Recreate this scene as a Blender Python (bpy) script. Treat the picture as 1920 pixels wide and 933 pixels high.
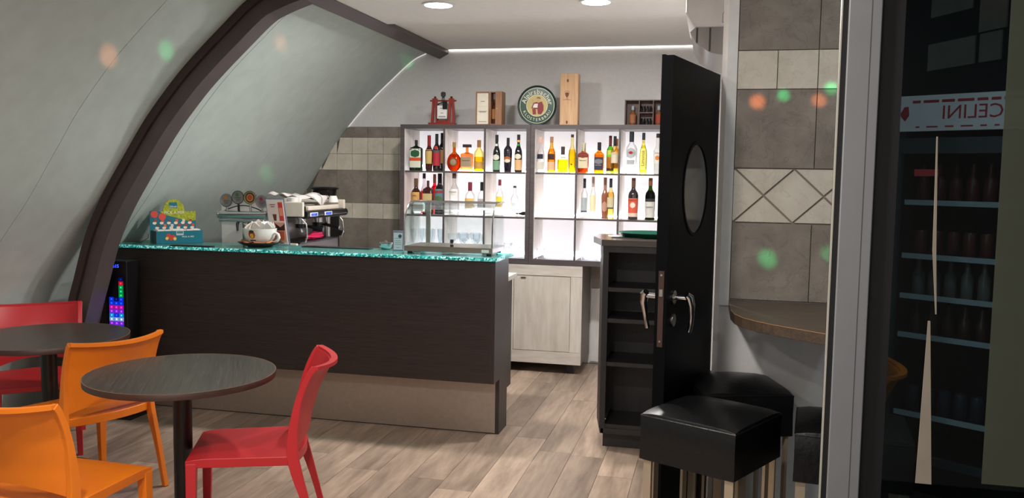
import bpy, bmesh, math, random
from mathutils import Vector, Matrix, Euler

for o in list(bpy.data.objects):
    bpy.data.objects.remove(o, do_unlink=True)
S = bpy.context.scene
C = S.collection
PI = math.pi
rnd = random.Random(7)

# ------------------------------------------------------------------ camera
cam_d = bpy.data.cameras.new('camera')
cam_d.sensor_fit = 'HORIZONTAL'
cam_d.sensor_width = 36.0
cam_d.lens = 36.0 * 1636.1 / 1920.0
cam_d.clip_start = 0.05
cam = bpy.data.objects.new('camera', cam_d)
C.objects.link(cam)
_yaw, _pitch, _roll = math.radians(-13.11), math.radians(4.813), math.radians(0.894)
_f = Vector((math.sin(_yaw) * math.cos(_pitch), math.cos(_yaw) * math.cos(_pitch), -math.sin(_pitch)))
_r = Vector((math.cos(_yaw), -math.sin(_yaw), 0))
_u = _r.cross(_f)
_r2 = math.cos(_roll) * _r + math.sin(_roll) * _u
_u2 = -math.sin(_roll) * _r + math.cos(_roll) * _u
cam.matrix_world = Matrix(((_r2.x, _u2.x, -_f.x, 0), (_r2.y, _u2.y, -_f.y, 0), (_r2.z, _u2.z, -_f.z, 1.625), (0, 0, 0, 1)))
S.camera = cam

# ------------------------------------------------------------------ world and exposure
w = bpy.data.worlds.new('world')
S.world = w
w.use_nodes = True
w.node_tree.nodes['Background'].inputs[0].default_value = (0.88, 0.97, 1.0, 1)
w.node_tree.nodes['Background'].inputs[1].default_value = 0.10
S.view_settings.view_transform = 'Standard'
S.view_settings.look = 'None'
S.view_settings.gamma = 1.0
S.view_settings.use_curve_mapping = False
S.view_settings.exposure = 1.12
S.cycles.transparent_max_bounces = 40

# ------------------------------------------------------------------ lights
def lamp(kind, loc, power, color=(1, 1, 1), size=0.16, target=None, angle=60, blend=0.5):
    d = bpy.data.lights.new(kind.lower() + '_light', kind)
    d.energy = power
    d.color = color
    if kind == 'AREA':
        d.shape = 'DISK'
        d.size = size
    elif kind == 'SPOT':
        d.shadow_soft_size = size
        d.spot_size = math.radians(angle)
        d.spot_blend = blend
    else:
        d.shadow_soft_size = size
    o = bpy.data.objects.new(kind.lower() + '_light', d)
    C.objects.link(o)
    o.location = loc
    if target is not None:
        o.rotation_euler = (Vector(target) - Vector(loc)).to_track_quat('-Z', 'Y').to_euler()
    return o

WARM = (1.0, 0.945, 0.89)
# ceiling downlights of the front room (outside the frame), two columns of them
for x_ in (-1.75, -0.76):
    lamp('AREA', (x_, 1.55, 2.66), 13 if x_ < -1 else 22, WARM, 0.16)
    lamp('AREA', (x_, -0.3, 2.66), 9, WARM, 0.16)
    # the two downlights seen over the counter
    lamp('AREA', (x_, 5.385, 2.672), 19, (1.0, 0.965, 0.935), 0.16)
# disco lamp under the front ceiling: narrow coloured beams
DISCO = (-0.55, 1.3, 2.5)
for tgt, col, ang, p in [((-3.155, 4.07, 2.22), (1, .30, .10), 1.9, 330), ((-3.063, 4.44, 2.30), (.02, 1, .32), 1.6, 300),
                         ((-2.867, 5.40, 2.48), (1, .30, .12), 1.4, 420), ((-2.70, 7.38, 2.62), (.02, 1, .32), 1.3, 330),
                         ((-3.61, 6.56, 1.61), (.02, 1, .32), 1.4, 300), ((0.15, 3.69, 1.935), (1, .28, .08), 1.7, 230),
                         ((0.25, 3.69, 1.96), (.02, 1, .30), 1.3, 210), ((0.385, 3.69, 1.94), (1, .28, .08), 1.5, 200),
                         ((0.43, 3.69, 1.985), (.02, 1, .30), 1.4, 150), ((0.213, 3.69, 1.30), (.02, 1, .30), 1.9, 160),
                         ((0.45, 3.69, 1.33), (.02, 1, .30), 1.6, 100), ((-2.24, 4.75, 0), (.05, 1, .45), 2.2, 40)]:
    lamp('SPOT', DISCO, p, col, 0.01, tgt, ang, 1.0)
# added fill light without a fixture, brightens the space behind the glass partition
lamp('AREA', (1.3, 3.3, 2.9), 5.5, (0.8, 0.95, 1.0), 0.3)

# ------------------------------------------------------------------ materials
def lin(c):
    return tuple(((v / 255.0) / 12.92 if v / 255.0 <= 0.04045 else ((v / 255.0 + 0.055) / 1.055) ** 2.4) for v in c) + (1.0,)

MATS = {}
class NT:
    def __init__(s, name):
        s.m = bpy.data.materials.new(name)
        s.m.use_nodes = True
        s.t = s.m.node_tree
        s.b = s.t.nodes['Principled BSDF']
        s.out = s.t.nodes['Material Output']
    def n(s, kind, **kw):
        nd = s.t.nodes.new(kind)
        for k, v in kw.items():
            if k.startswith('i_'):
                nd.inputs[k[2:].replace('_', ' ')].default_value = v
            else:
                setattr(nd, k, v)
        return nd
    def l(s, a, b):
        s.t.links.new(a, b)
    def coord(s, scale=(1, 1, 1), rot=(0, 0, 0), kind='Object'):
        tc = s.n('ShaderNodeTexCoord')
        mp = s.n('ShaderNodeMapping')
        mp.inputs['Scale'].default_value = scale
        mp.inputs['Rotation'].default_value = rot
        s.l(tc.outputs[kind], mp.inputs[0])
        return mp.outputs[0]
    def ramp(s, fac, stops):
        r = s.n('ShaderNodeValToRGB')
        e = r.color_ramp.elements
        e[0].position, e[0].color = stops[0]
        e[1].position, e[1].color = stops[-1]
        for p, c in stops[1:-1]:
            k = e.new(p)
            k.color = c
        s.l(fac, r.inputs[0])
        return r.outputs[0]
    def bump(s, h, strength=0.2, dist=0.01):
        b = s.n('ShaderNodeBump')
        b.inputs['Strength'].default_value = strength
        b.inputs['Distance'].default_value = dist
        s.l(h, b.inputs['Height'])
        s.l(b.outputs[0], s.b.inputs['Normal'])

def plain(name, c, rough=0.5, metal=0.0, var=0.06, scale=12, bump=0.0, coat=0.0, emit=0.0):
    if name in MATS:
        return MATS[name]
    q = NT(name)
    b = q.b
    b.inputs['Roughness'].default_value = rough
    b.inputs['Metallic'].default_value = metal
    b.inputs['Coat Weight'].default_value = coat
    base = lin(c)
    v = q.coord((1, 1, 1))
    nz = q.n('ShaderNodeTexNoise')
    nz.inputs['Scale'].default_value = scale
    nz.inputs['Detail'].default_value = 5
    q.l(v, nz.inputs['Vector'])
    lo = tuple(max(0, x * (1 - var)) for x in base[:3]) + (1,)
    hi = tuple(min(1, x * (1 + var)) for x in base[:3]) + (1,)
    col = q.ramp(nz.outputs['Fac'], [(0.3, lo), (0.7, hi)])
    q.l(col, b.inputs['Base Color'])
    if bump:
        q.bump(nz.outputs['Fac'], bump, 0.01)
    if emit:
        q.l(col, b.inputs['Emission Color'])
        b.inputs['Emission Strength'].default_value = emit
    MATS[name] = q.m
    return q.m

def wood(name, dark, light, axis='x', scale=1.0, rough=0.45, stretch=18, rand=0.0, bump=0.08, knots=False, fine=0.5):
    """streaky wood; grain runs along axis"""
    if name in MATS:
        return MATS[name]
    q = NT(name)
    s = [stretch * scale] * 3
    s['xyz'.index(axis)] = 1.2 * scale
    v = q.coord(tuple(s))
    if rand:
        oi = q.n('ShaderNodeObjectInfo')
        ml = q.n('ShaderNodeVectorMath', operation='SCALE')
        cb = q.n('ShaderNodeCombineXYZ')
        for i in range(3):
            q.l(oi.outputs['Random'], cb.inputs[i])
        q.l(cb.outputs[0], ml.inputs[0])
        ml.inputs['Scale'].default_value = 60
        ad = q.n('ShaderNodeVectorMath', operation='ADD')
        q.l(v, ad.inputs[0])
        q.l(ml.outputs[0], ad.inputs[1])
        v = ad.outputs[0]
    a = q.n('ShaderNodeTexNoise')
    a.inputs['Scale'].default_value = 1.0
    a.inputs['Detail'].default_value = 6
    a.inputs['Roughness'].default_value = 0.62
    a.inputs['Distortion'].default_value = 0.6
    q.l(v, a.inputs['Vector'])
    f = q.n('ShaderNodeTexNoise')
    f.inputs['Scale'].default_value = 4.5
    f.inputs['Detail'].default_value = 4
    q.l(v, f.inputs['Vector'])
    mx = q.n('ShaderNodeMix', data_type='FLOAT')
    mx.inputs[0].default_value = fine
    q.l(a.outputs['Fac'], mx.inputs[2])
    q.l(f.outputs['Fac'], mx.inputs[3])
    fac = mx.outputs[0]
    mid = tuple((a_ + b_) / 2 for a_, b_ in zip(lin(dark), lin(light)))
    col = q.ramp(fac, [(0.32, lin(dark)), (0.5, mid), (0.66, lin(light))])
    if knots:
        vk = q.coord((2.2, 2.2, 1.1))
        vo = q.n('ShaderNodeTexVoronoi')
        vo.inputs['Scale'].default_value = 1.3
        q.l(vk, vo.inputs['Vector'])
        kf = q.ramp(vo.outputs['Distance'], [(0.02, (0.42, 0.36, 0.3, 1)), (0.10, (1, 1, 1, 1))])
        mk = q.n('ShaderNodeMix', data_type='RGBA', blend_type='MULTIPLY')
        mk.inputs[0].default_value = 0.8
        q.l(col, mk.inputs[6])
        q.l(kf, mk.inputs[7])
        col = mk.outputs[2]
    if rand:
        hs = q.n('ShaderNodeHueSaturation')
        mr = q.n('ShaderNodeMapRange')
        mr.inputs['To Min'].default_value = 1 - rand
        mr.inputs['To Max'].default_value = 1 + rand
        oi2 = q.n('ShaderNodeObjectInfo')
        q.l(oi2.outputs['Random'], mr.inputs[0])
        q.l(mr.outputs[0], hs.inputs['Value'])
        q.l(col, hs.inputs['Color'])
        col = hs.outputs[0]
    q.l(col, q.b.inputs['Base Color'])
    q.b.inputs['Roughness'].default_value = rough
    q.bump(fac, bump, 0.01)
    MATS[name] = q.m
    return q.m

def stone(name, dark, light, vein, rough=0.55, scale=5.0):
    if name in MATS:
        return MATS[name]
    q = NT(name)
    oi = q.n('ShaderNodeObjectInfo')
    v = q.coord((1, 1, 1))
    ad = q.n('ShaderNodeVectorMath', operation='ADD')
    q.l(v, ad.inputs[0])
    sc = q.n('ShaderNodeVectorMath', operation='SCALE')
    cb = q.n('ShaderNodeCombineXYZ')
    for i in range(3):
        q.l(oi.outputs['Random'], cb.inputs[i])
    q.l(cb.outputs[0], sc.inputs[0])
    sc.inputs['Scale'].default_value = 9
    q.l(sc.outputs[0], ad.inputs[1])
    a = q.n('ShaderNodeTexNoise')
    a.inputs['Scale'].default_value = scale
    a.inputs['Detail'].default_value = 8
    a.inputs['Roughness'].default_value = 0.6
    q.l(ad.outputs[0], a.inputs['Vector'])
    col = q.ramp(a.outputs['Fac'], [(0.3, lin(dark)), (0.7, lin(light))])
    b = q.n('ShaderNodeTexNoise')
    b.inputs['Scale'].default_value = scale * 1.1
    b.inputs['Detail'].default_value = 10
    b.inputs['Distortion'].default_value = 0.7
    q.l(ad.outputs[0], b.inputs['Vector'])
    vf = q.ramp(b.outputs['Fac'], [(0.485, (0, 0, 0, 1)), (0.5, (1, 1, 1, 1)), (0.515, (0, 0, 0, 1))])
    mx = q.n('ShaderNodeMix', data_type='RGBA')
    mu = q.n('ShaderNodeMath', operation='MULTIPLY')
    mu.inputs[1].default_value = 0.35
    q.l(vf, mu.inputs[0])
    q.l(mu.outputs[0], mx.inputs[0])
    q.l(col, mx.inputs[6])
    mx.inputs[7].default_value = lin(vein)
    q.l(mx.outputs[2], q.b.inputs['Base Color'])
    q.b.inputs['Roughness'].default_value = rough
    q.bump(a.outputs['Fac'], 0.25, 0.01)
    MATS[name] = q.m
    return q.m

def emit(name, c, strength):
    if name in MATS:
        return MATS[name]
    q = NT(name)
    e = q.n('ShaderNodeEmission')
    e.inputs[0].default_value = lin(c)
    e.inputs[1].default_value = strength
    q.l(e.outputs[0], q.out.inputs[0])
    MATS[name] = q.m
    return q.m

def tint(name, c, gloss=0.9, rough=0.03, diff=0.0, ior=1.45):
    """thin clear or coloured glass / liquid: light passes tinted, surface reflects by Fresnel"""
    if name in MATS:
        return MATS[name]
    q = NT(name)
    tr = q.n('ShaderNodeBsdfTransparent')
    tr.inputs[0].default_value = lin(c)
    gl = q.n('ShaderNodeBsdfGlossy')
    gl.inputs['Roughness'].default_value = rough
    fr = q.n('ShaderNodeFresnel')
    fr.inputs[0].default_value = ior
    mu = q.n('ShaderNodeMath', operation='MULTIPLY')
    mu.inputs[1].default_value = gloss
    q.l(fr.outputs[0], mu.inputs[0])
    mx = q.n('ShaderNodeMixShader')
    q.l(mu.outputs[0], mx.inputs[0])
    src = tr.outputs[0]
    if diff:
        df = q.n('ShaderNodeBsdfDiffuse')
        df.inputs[0].default_value = lin(c)
        tl = q.n('ShaderNodeBsdfTranslucent')
        tl.inputs[0].default_value = lin(c)
        m0 = q.n('ShaderNodeMixShader')
        m0.inputs[0].default_value = 0.5
        q.l(df.outputs[0], m0.inputs[1])
        q.l(tl.outputs[0], m0.inputs[2])
        m2 = q.n('ShaderNodeMixShader')
        m2.inputs[0].default_value = diff
        q.l(tr.outputs[0], m2.inputs[1])
        q.l(m0.outputs[0], m2.inputs[2])
        src = m2.outputs[0]
    q.l(src, mx.inputs[1])
    q.l(gl.outputs[0], mx.inputs[2])
    q.l(mx.outputs[0], q.out.inputs[0])
    MATS[name] = q.m
    return q.m

plaster = plain('white_plaster', (226, 224, 223), 0.85, 0, 0.03, 30, 0.10)
vault_paint = plain('vault_paint', (186, 197, 192), 0.7, 0, 0.05, 9, 0.06)
ceil_paint = plain('ceiling_paint', (236, 233, 230), 0.85, 0, 0.02, 20, 0.03)
steel_brown = plain('brown_beam_paint', (84, 74, 72), 0.5, 0, 0.08, 8)
wenge = wood('wenge_laminate', (30, 24, 23), (56, 47, 44), 'x', 1.3, 0.42, 34, fine=0.6)
wenge_v = wood('wenge_laminate_upright', (34, 29, 29), (60, 53, 52), 'z', 1.3, 0.42, 30, fine=0.6)
wenge_edge = wood('wenge_grey_edge', (62, 56, 58), (92, 84, 84), 'x', 1.3, 0.4, 30)
dark_oak = wood('near_black_oak', (18, 16, 17), (36, 32, 32), 'z', 1.3, 0.5, 30, fine=0.6)
table_top = wood('table_top_laminate', (44, 41, 38), (82, 76, 68), 'y', 1.4, 0.30, 40, fine=0.65)
table_edge = plain('table_edge', (62, 40, 34), 0.4, 0, 0.1)
oak = wood('oak_floor', (126, 108, 94), (186, 164, 145), 'y', 1.0, 0.38, 9, rand=0.24, bump=0.04, fine=0.3)
washed = wood('washed_pine', (178, 169, 158), (212, 206, 197), 'z', 1.0, 0.5, 7, knots=True, fine=0.3)
washed_x = wood('washed_pine_cross', (178, 169, 158), (212, 206, 197), 'x', 1.0, 0.5, 7)
washed_shelf = wood('washed_shelf', (196, 186, 176), (232, 226, 218), 'z', 1.0, 0.5, 14)
pine = wood('pine_box', (196, 150, 108), (222, 182, 138), 'z', 1.0, 0.5, 12)
mahog = wood('mahogany', (118, 34, 28), (164, 58, 46), 'z', 2.0, 0.3, 12)
brownwood = wood('brown_wood', (124, 82, 56), (158, 112, 76), 'z', 2.0, 0.45, 12)
darkbox = wood('dark_box_wood', (58, 36, 28), (92, 58, 44), 'z', 2.0, 0.45, 12)
slate = stone('slate_tile', (126, 116, 107), (154, 144, 133), (96, 87, 79), 0.6, 9.0)
cream = stone('cream_tile', (206, 196, 180), (226, 218, 204), (186, 176, 160), 0.5, 9.0)
grout = plain('grout', (150, 140, 130), 0.9)
grout_d = plain('grout_dark', (96, 88, 82), 0.9)
chrome = plain('chrome', (205, 205, 205), 0.16, 1.0, 0.02)
brushed = plain('brushed_steel', (176, 172, 168), 0.34, 1.0, 0.06, 40)
plinth_metal = plain('satin_plinth_metal', (172, 160, 148), 0.42, 0.75, 0.05, 30)
alu = plain('grey_aluminium', (136, 137, 140), 0.45, 0.3, 0.03)
black_pl = plain('black_plastic', (14, 14, 16), 0.35)
black_rub = plain('black_rubber', (10, 11, 14), 0.6)
black_door = plain('black_door_paint', (8, 8, 11), 0.5, 0, 0.15, 6)
black_door.node_tree.nodes['Principled BSDF'].inputs['Specular IOR Level'].default_value = 0.06
black_lea = plain('black_leather', (9, 9, 10), 0.33, 0, 0.2, 60, 0.10)
white_pl = plain('white_plastic', (226, 224, 222), 0.35)
white_cer = plain('white_ceramic', (232, 230, 226), 0.15)
paper = plain('white_paper', (232, 230, 226), 0.8)
red_pl = plain('red_plastic', (190, 38, 44), 0.42, 0, 0.03)
orange_pl = plain('orange_plastic', (232, 122, 18), 0.45, 0, 0.03)
teal = plain('teal_card', (0, 104, 122), 0.5)
glass = tint('clear_glass', (251, 254, 253))
glass_bot = tint('bottle_glass', (246, 248, 248))
# ------------------------------------------------------------------ mesh helpers
def obj(name, bm, m, parent=None, smooth=False, loc=None, rotz=None, bevel=0.0, label=None, kind=None):
    me = bpy.data.meshes.new(name)
    bmesh.ops.recalc_face_normals(bm, faces=bm.faces[:])
    bm.to_mesh(me)
    bm.free()
    for mm in (m if isinstance(m, (list, tuple)) else [m]):
        me.materials.append(mm)
    if smooth:
        for p in me.polygons:
            p.use_smooth = True
        try:
            me.set_sharp_from_angle(angle=math.radians(40))
        except Exception:
            pass
    o = bpy.data.objects.new(name, me)
    C.objects.link(o)
    if parent is not None:
        o.parent = parent
    if loc is not None:
        o.location = loc
    if rotz is not None:
        o.rotation_euler = (0, 0, rotz)
    if bevel:
        b = o.modifiers.new('bevel', 'BEVEL')
        b.width = bevel
        b.segments = 2
        b.limit_method = 'ANGLE'
        b.angle_limit = math.radians(40)
    if label:
        o['label'] = label
    if kind:
        o['kind'] = kind
    return o

def tag(o, label, cat, group=None):
    o['label'] = label
    o['category'] = cat
    if group:
        o['group'] = group
    return o

def thing(name, label, cat, loc=(0, 0, 0), rotz=0.0, group=None):
    o = bpy.data.objects.new(name, None)
    o.empty_display_size = 0.1
    C.objects.link(o)
    o.location = loc
    o.rotation_euler = (0, 0, rotz)
    return tag(o, label, cat, group)

def dup(root, loc, rotz, label, group=None):
    r = root.copy()
    C.objects.link(r)
    r.location = loc
    r.rotation_euler = (0, 0, rotz)
    r['label'] = label
    if group:
        r['group'] = group
    for ch in list(root.children):
        c = ch.copy()
        C.objects.link(c)
        c.parent = r
        for g in list(ch.children):
            d = g.copy()
            C.objects.link(d)
            d.parent = c
    return r

def box(bm, x0, x1, y0, y1, z0, z1, M=None):
    vs = [bm.verts.new(v) for v in ((x0, y0, z0), (x1, y0, z0), (x1, y1, z0), (x0, y1, z0), (x0, y0, z1), (x1, y0, z1), (x1, y1, z1), (x0, y1, z1))]
    for f in ((0, 3, 2, 1), (4, 5, 6, 7), (0, 1, 5, 4), (1, 2, 6, 5), (2, 3, 7, 6), (3, 0, 4, 7)):
        bm.faces.new([vs[i] for i in f])
    if M is not None:
        bmesh.ops.transform(bm, matrix=M, verts=vs)
    return vs

def BX(*a, M=None):
    bm = bmesh.new()
    box(bm, *a, M=M)
    return bm

def prism(pts, z0, z1, bm=None):
    bm = bm or bmesh.new()
    lo = [bm.verts.new((x, y, z0)) for x, y in pts]
    hi = [bm.verts.new((x, y, z1)) for x, y in pts]
    bm.faces.new(lo[::-1])
    bm.faces.new(hi)
    n = len(pts)
    for i in range(n):
        bm.faces.new((lo[i], lo[(i + 1) % n], hi[(i + 1) % n], hi[i]))
    return bm

def vprism(pts, y0, y1, bm=None):
    """outline in XZ, extruded along Y"""
    bm = bm or bmesh.new()
    a = [bm.verts.new((x, y0, z)) for x, z in pts]
    b = [bm.verts.new((x, y1, z)) for x, z in pts]
    bm.faces.new(a)
    bm.faces.new(b[::-1])
    n = len(pts)
    for i in range(n):
        bm.faces.new((a[i], b[i], b[(i + 1) % n], a[(i + 1) % n]))
    return bm

def lathe(prof, seg=24, bm=None, cx=0, cy=0, n=2.0, dy=1.0):
    """prof: list of (z, r); closed at both ends; n = superellipse exponent, dy = depth ratio"""
    bm = bm or bmesh.new()
    rings = []
    for z, r in prof:
        ring = []
        for i in range(seg):
            t = 2 * PI * i / seg
            c, s = math.cos(t), math.sin(t)
            x = math.copysign(abs(c) ** (2 / n), c) * r
            y = math.copysign(abs(s) ** (2 / n), s) * r * dy
            ring.append(bm.verts.new((cx + x, cy + y, z)))
        rings.append(ring)
    for a, b in zip(rings, rings[1:]):
        for i in range(seg):
            bm.faces.new((a[i], a[(i + 1) % seg], b[(i + 1) % seg], b[i]))
    bm.faces.new(rings[0][::-1])
    bm.faces.new(rings[-1])
    return bm

def tube(path, r, seg=10, bm=None, closed=False, rad=None):
    bm = bm or bmesh.new()
    P = [Vector(p) for p in path]
    rings = []
    up = None
    n = len(P)
    for i, p in enumerate(P):
        if closed:
            t = (P[(i + 1) % n] - P[i - 1]).normalized()
        else:
            t = (P[min(i + 1, n - 1)] - P[max(i - 1, 0)]).normalized()
        if up is None:
            up = Vector((0, 0, 1)) if abs(t.z) < 0.9 else Vector((1, 0, 0))
        a = t.cross(up)
        if a.length < 1e-5:
            a = t.cross(Vector((0, 1, 0)))
        a.normalize()
        b = a.cross(t).normalized()
        up = b
        rr = rad[i] if rad else r
        rings.append([bm.verts.new(p + rr * (math.cos(2 * PI * k / seg) * a + math.sin(2 * PI * k / seg) * b)) for k in range(seg)])
    m = n if closed else n - 1
    for i in range(m):
        A, B = rings[i], rings[(i + 1) % n]
        for k in range(seg):
            bm.faces.new((A[k], A[(k + 1) % seg], B[(k + 1) % seg], B[k]))
    if not closed:
        bm.faces.new(rings[0][::-1])
        bm.faces.new(rings[-1])
    return bm

def cyl(p0, p1, r, seg=16, bm=None, r1=None):
    return tube([p0, p1], r, seg, bm, rad=[r, r if r1 is None else r1])

def ribbon(path, sect, bm=None, frame=None):
    """sweep a rectangular bar: path of points, sect list of (half a, half b) using frame axes (a, b) per point"""
    bm = bm or bmesh.new()
    rings = []
    for p, (ha, hb), (a, b) in zip(path, sect, frame):
        p, a, b = Vector(p), Vector(a), Vector(b)
        rings.append([bm.verts.new(p + s * ha * a + q * hb * b) for s, q in ((-1, -1), (1, -1), (1, 1), (-1, 1))])
    for A, B in zip(rings, rings[1:]):
        for k in range(4):
            bm.faces.new((A[k], A[(k + 1) % 4], B[(k + 1) % 4], B[k]))
    bm.faces.new(rings[0][::-1])
    bm.faces.new(rings[-1])
    return bm

def disc_pts(cx, cy, r, n=24, a0=0, a1=2 * PI, ry=None):
    ry = r if ry is None else ry
    return [(cx + r * math.cos(a0 + (a1 - a0) * i / n), cy + ry * math.sin(a0 + (a1 - a0) * i / n)) for i in range(n)]

def text_bm(s, size, thick=0.0006, M=None, bm=None, mirror=False, bold=0.0):
    """letters standing in the XZ plane, centred, facing -Y"""
    cu = bpy.data.curves.new('txt', 'FONT')
    cu.body = s
    cu.size = size
    cu.align_x = 'CENTER'
    cu.align_y = 'CENTER'
    cu.extrude = thick
    cu.offset = bold
    cu.resolution_u = 2
    to = bpy.data.objects.new('txt', cu)
    C.objects.link(to)
    bpy.context.view_layer.update()
    me = bpy.data.meshes.new_from_object(to)
    bpy.data.objects.remove(to, do_unlink=True)
    R = Matrix.Rotation(PI / 2, 4, 'X')
    if mirror:
        R = Matrix.Scale(-1, 4, Vector((1, 0, 0))) @ R
    me.transform((M or Matrix.Identity(4)) @ R)
    bm = bm or bmesh.new()
    bm.from_mesh(me)
    bpy.data.meshes.remove(me)
    return bm

def T(x, y, z):
    return Matrix.Translation((x, y, z))

def struct(name, bm, m, parent=None, **k):
    o = obj(name, bm, m, parent, **k)
    if parent is None:
        o['kind'] = 'structure'
    return o

# ------------------------------------------------------------------ floor
floor = struct('floor', BX(-4.6, 3.2, -1.0, 7.6, -0.06, -0.004), plain('floor_underlay', (58, 48, 40), 0.9))
PW, PL = 0.195, 1.22
k = 0
for i in range(-18, 6):
    x0 = -0.975 + i * PW
    off = rnd.random() * PL
    y = 1.4 - off
    while y < 7.5:
        y0, y1 = max(y, 1.2), min(y + PL, 7.48)
        # planks under the near left corner and out of reach stay with the underlay
        if y1 > 1.3 and x0 > -4.5 and not (x0 > 0.0 and y0 > 3.7) and y1 - y0 > 0.05:
            obj('plank', BX(x0 + 0.0011, x0 + PW - 0.0011, y0 + 0.0011, y1 - 0.0011, -0.004, rnd.uniform(-0.0004, 0.0002)), oak, floor)
        y += PL

# ------------------------------------------------------------------ curved wall on the left: outline (z, x)
VP = [(0, -4.45), (.4, -4.34), (.76, -4.205), (.935, -4.115), (1.21, -3.92), (1.448, -3.73), (1.715, -3.545), (1.945, -3.385), (2.169, -3.195), (2.31, -3.055), (2.464, -2.885), (2.627, -2.695), (2.695, -2.56), (2.75, -2.40)]
def catmull(P, sub=5):
    out = []
    n = len(P)
    for i in range(n - 1):
        p0, p1, p2, p3 = P[max(i - 1, 0)], P[i], P[i + 1], P[min(i + 2, n - 1)]
        for s in range(sub):
            t = s / sub
            out.append(tuple(0.5 * (2 * b + (c - a) * t + (2 * a - 5 * b + 4 * c - d) * t * t + (3 * b - a - 3 * c + d) * t ** 3) for a, b, c, d in zip(p0, p1, p2, p3)))
    out.append(P[-1])
    return out
VC = catmull([(x, z) for z, x in VP])          # list of (x, z)
def vault_x(z):
    for (xa, za), (xb, zb) in zip(VC, VC[1:]):
        if za <= z <= zb:
            return xa + (xb - xa) * (z - za) / (zb - za)
    return VC[-1][0]
def offset_curve(c, d):
    """shift the (x, z) curve towards the room by d"""
    out = []
    for i, p in enumerate(c):
        a, b = c[max(i - 1, 0)], c[min(i + 1, len(c) - 1)]
        tx, tz = b[0] - a[0], b[1] - a[1]
        L = math.hypot(tx, tz)
        out.append((p[0] + tz / L * d, p[1] - tx / L * d))
    return out
def shell(c0, c1, y0, y1):
    bm = bmesh.new()
    V = [[bm.verts.new((x, y, z)) for x, z in c] for c in (c0, c1) for y in (y0, y1)]
    a, b, c, d = V
    for i in range(len(c0) - 1):
        bm.faces.new((a[i], a[i + 1], b[i + 1], b[i]))
        bm.faces.new((c[i], d[i], d[i + 1], c[i + 1]))
        bm.faces.new((a[i], c[i], c[i + 1], a[i + 1]))
        bm.faces.new((b[i], b[i + 1], d[i + 1], d[i]))
    for i in (0, len(c0) - 1):
        bm.faces.new((a[i], b[i], d[i], c[i]))
    return bm
wall_left = struct('wall_left', shell(offset_curve(VC, -0.05), offset_curve(VC, -0.012), 1.0, 7.5), plain('vault_backing', (84, 84, 82), 0.9), smooth=True)
for y0, y1 in ((1.0, 2.70), (2.703, 4.118), (4.122, 5.178), (5.182, 6.40), (6.4015, 7.5)):
    obj('panel', shell(offset_curve(VC, -0.0125), VC, y0, y1), vault_paint, wall_left, smooth=True)

# arched beam that follows the vault, and the straight beam along the ceiling edge
RC = catmull([(x, z) for z, x in [(0, -4.13), (.4, -4.08), (.76, -3.985), (.935, -3.93), (1.21, -3.84), (1.448, -3.72)] + VP[6:]])
rib = obj('trim_1', shell(offset_curve(RC, 0.001), offset_curve(RC, 0.135), 4.72, 4.865), steel_brown, smooth=True)
rib['kind'] = 'structure'
obj('flange', shell(offset_curve(RC, 0.001), offset_curve(RC, 0.05), 4.695, 4.72), plain('brown_beam_dark', (58, 44, 40), 0.5, 0, 0.08, 8), rib, smooth=True)
struct('trim_2', vprism([(-2.545, 2.69), (-2.43, 2.642), (-2.345, 2.688), (-2.36, 2.76), (-2.46, 2.79)], 2.2, 7.495), steel_brown, bevel=0.004)

# ------------------------------------------------------------------ back wall with tiles
wall_back = struct('wall_back', BX(-4.3, 0.3, 7.5, 7.62, 0, 2.9), plaster)
obj('grout_bed', vprism([(-2.62, 0.9), (-2.62, 2.045)] + [(vault_x(z) + 0.005, z) for z in (2.045, 1.9, 1.7, 1.5, 1.3, 1.1, 0.9)], 7.492, 7.4995), grout_d, wall_back)
def back_tile(x0, x1, z0, z1, m):
    xa = max(x0, vault_x(z0) + 0.004)
    xb = max(x0, vault_x(z1) + 0.004)
    if xa > x1 - 0.01:
        return
    pts = [(xa + 0.0015, z0 + 0.0015), (x1 - 0.0015, z0 + 0.0015), (x1 - 0.0015, z1 - 0.0015)]
    if xb < x1 - 0.01:
        pts.append((xb + 0.0015, z1 - 0.0015))
    obj('tile', vprism(pts, 7.486, 7.4985), m, wall_back)
TP = 0.1505
TX = -2.807
for zr in (1.948 - 2 * 0.1485, 1.948 - 0.1485, 1.352 - 0.141):
    hgt = 0.1485 if zr > 1.3 else 0.141
    for i in range(-7, 2):
        back_tile(TX + (i - 1) * TP, TX + i * TP, zr, zr + hgt, cream)
for za, zb in ((1.948, 2.044), (1.352, 1.651), (0.92, 1.211)):
    for i in range(-4, 2):
        back_tile(TX + (i * 2 - 1.0) * TP - TP, TX + (i * 2 - 1.0) * TP + TP, za, zb, slate)

# ------------------------------------------------------------------ ceiling: rear panel and the slightly lower front panel
ceil = struct('ceiling', BX(-2.5, 0.17, 6.0, 7.6, 2.722, 2.80), ceil_paint)
obj('panel', BX(-2.5, 0.53, -1.0, 6.01, 2.694, 2.80), ceil_paint, ceil)
obj('panel', BX(0.5, 3.2, -1.0, 7.6, 3.02, 3.08), ceil_paint, ceil)

# light line where the rear ceiling and the vault meet the back wall
cove = emit('cove_light', (255, 248, 240), 1.6)
ledstrip = tag(obj('light_strip', BX(-2.345, 0.06, 7.4885, 7.4995, 2.7135, 2.7215), cove), 'thin glowing light strip along the top of the back wall', 'light strip')
c2 = [p for p in VC if 2.02 <= p[1] <= 2.70]
obj('curved_strip', shell(offset_curve(c2, 0.002), offset_curve(c2, 0.007), 7.488, 7.4995), emit('cove_light_dim', (255, 248, 240), 0.30), ledstrip)

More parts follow.
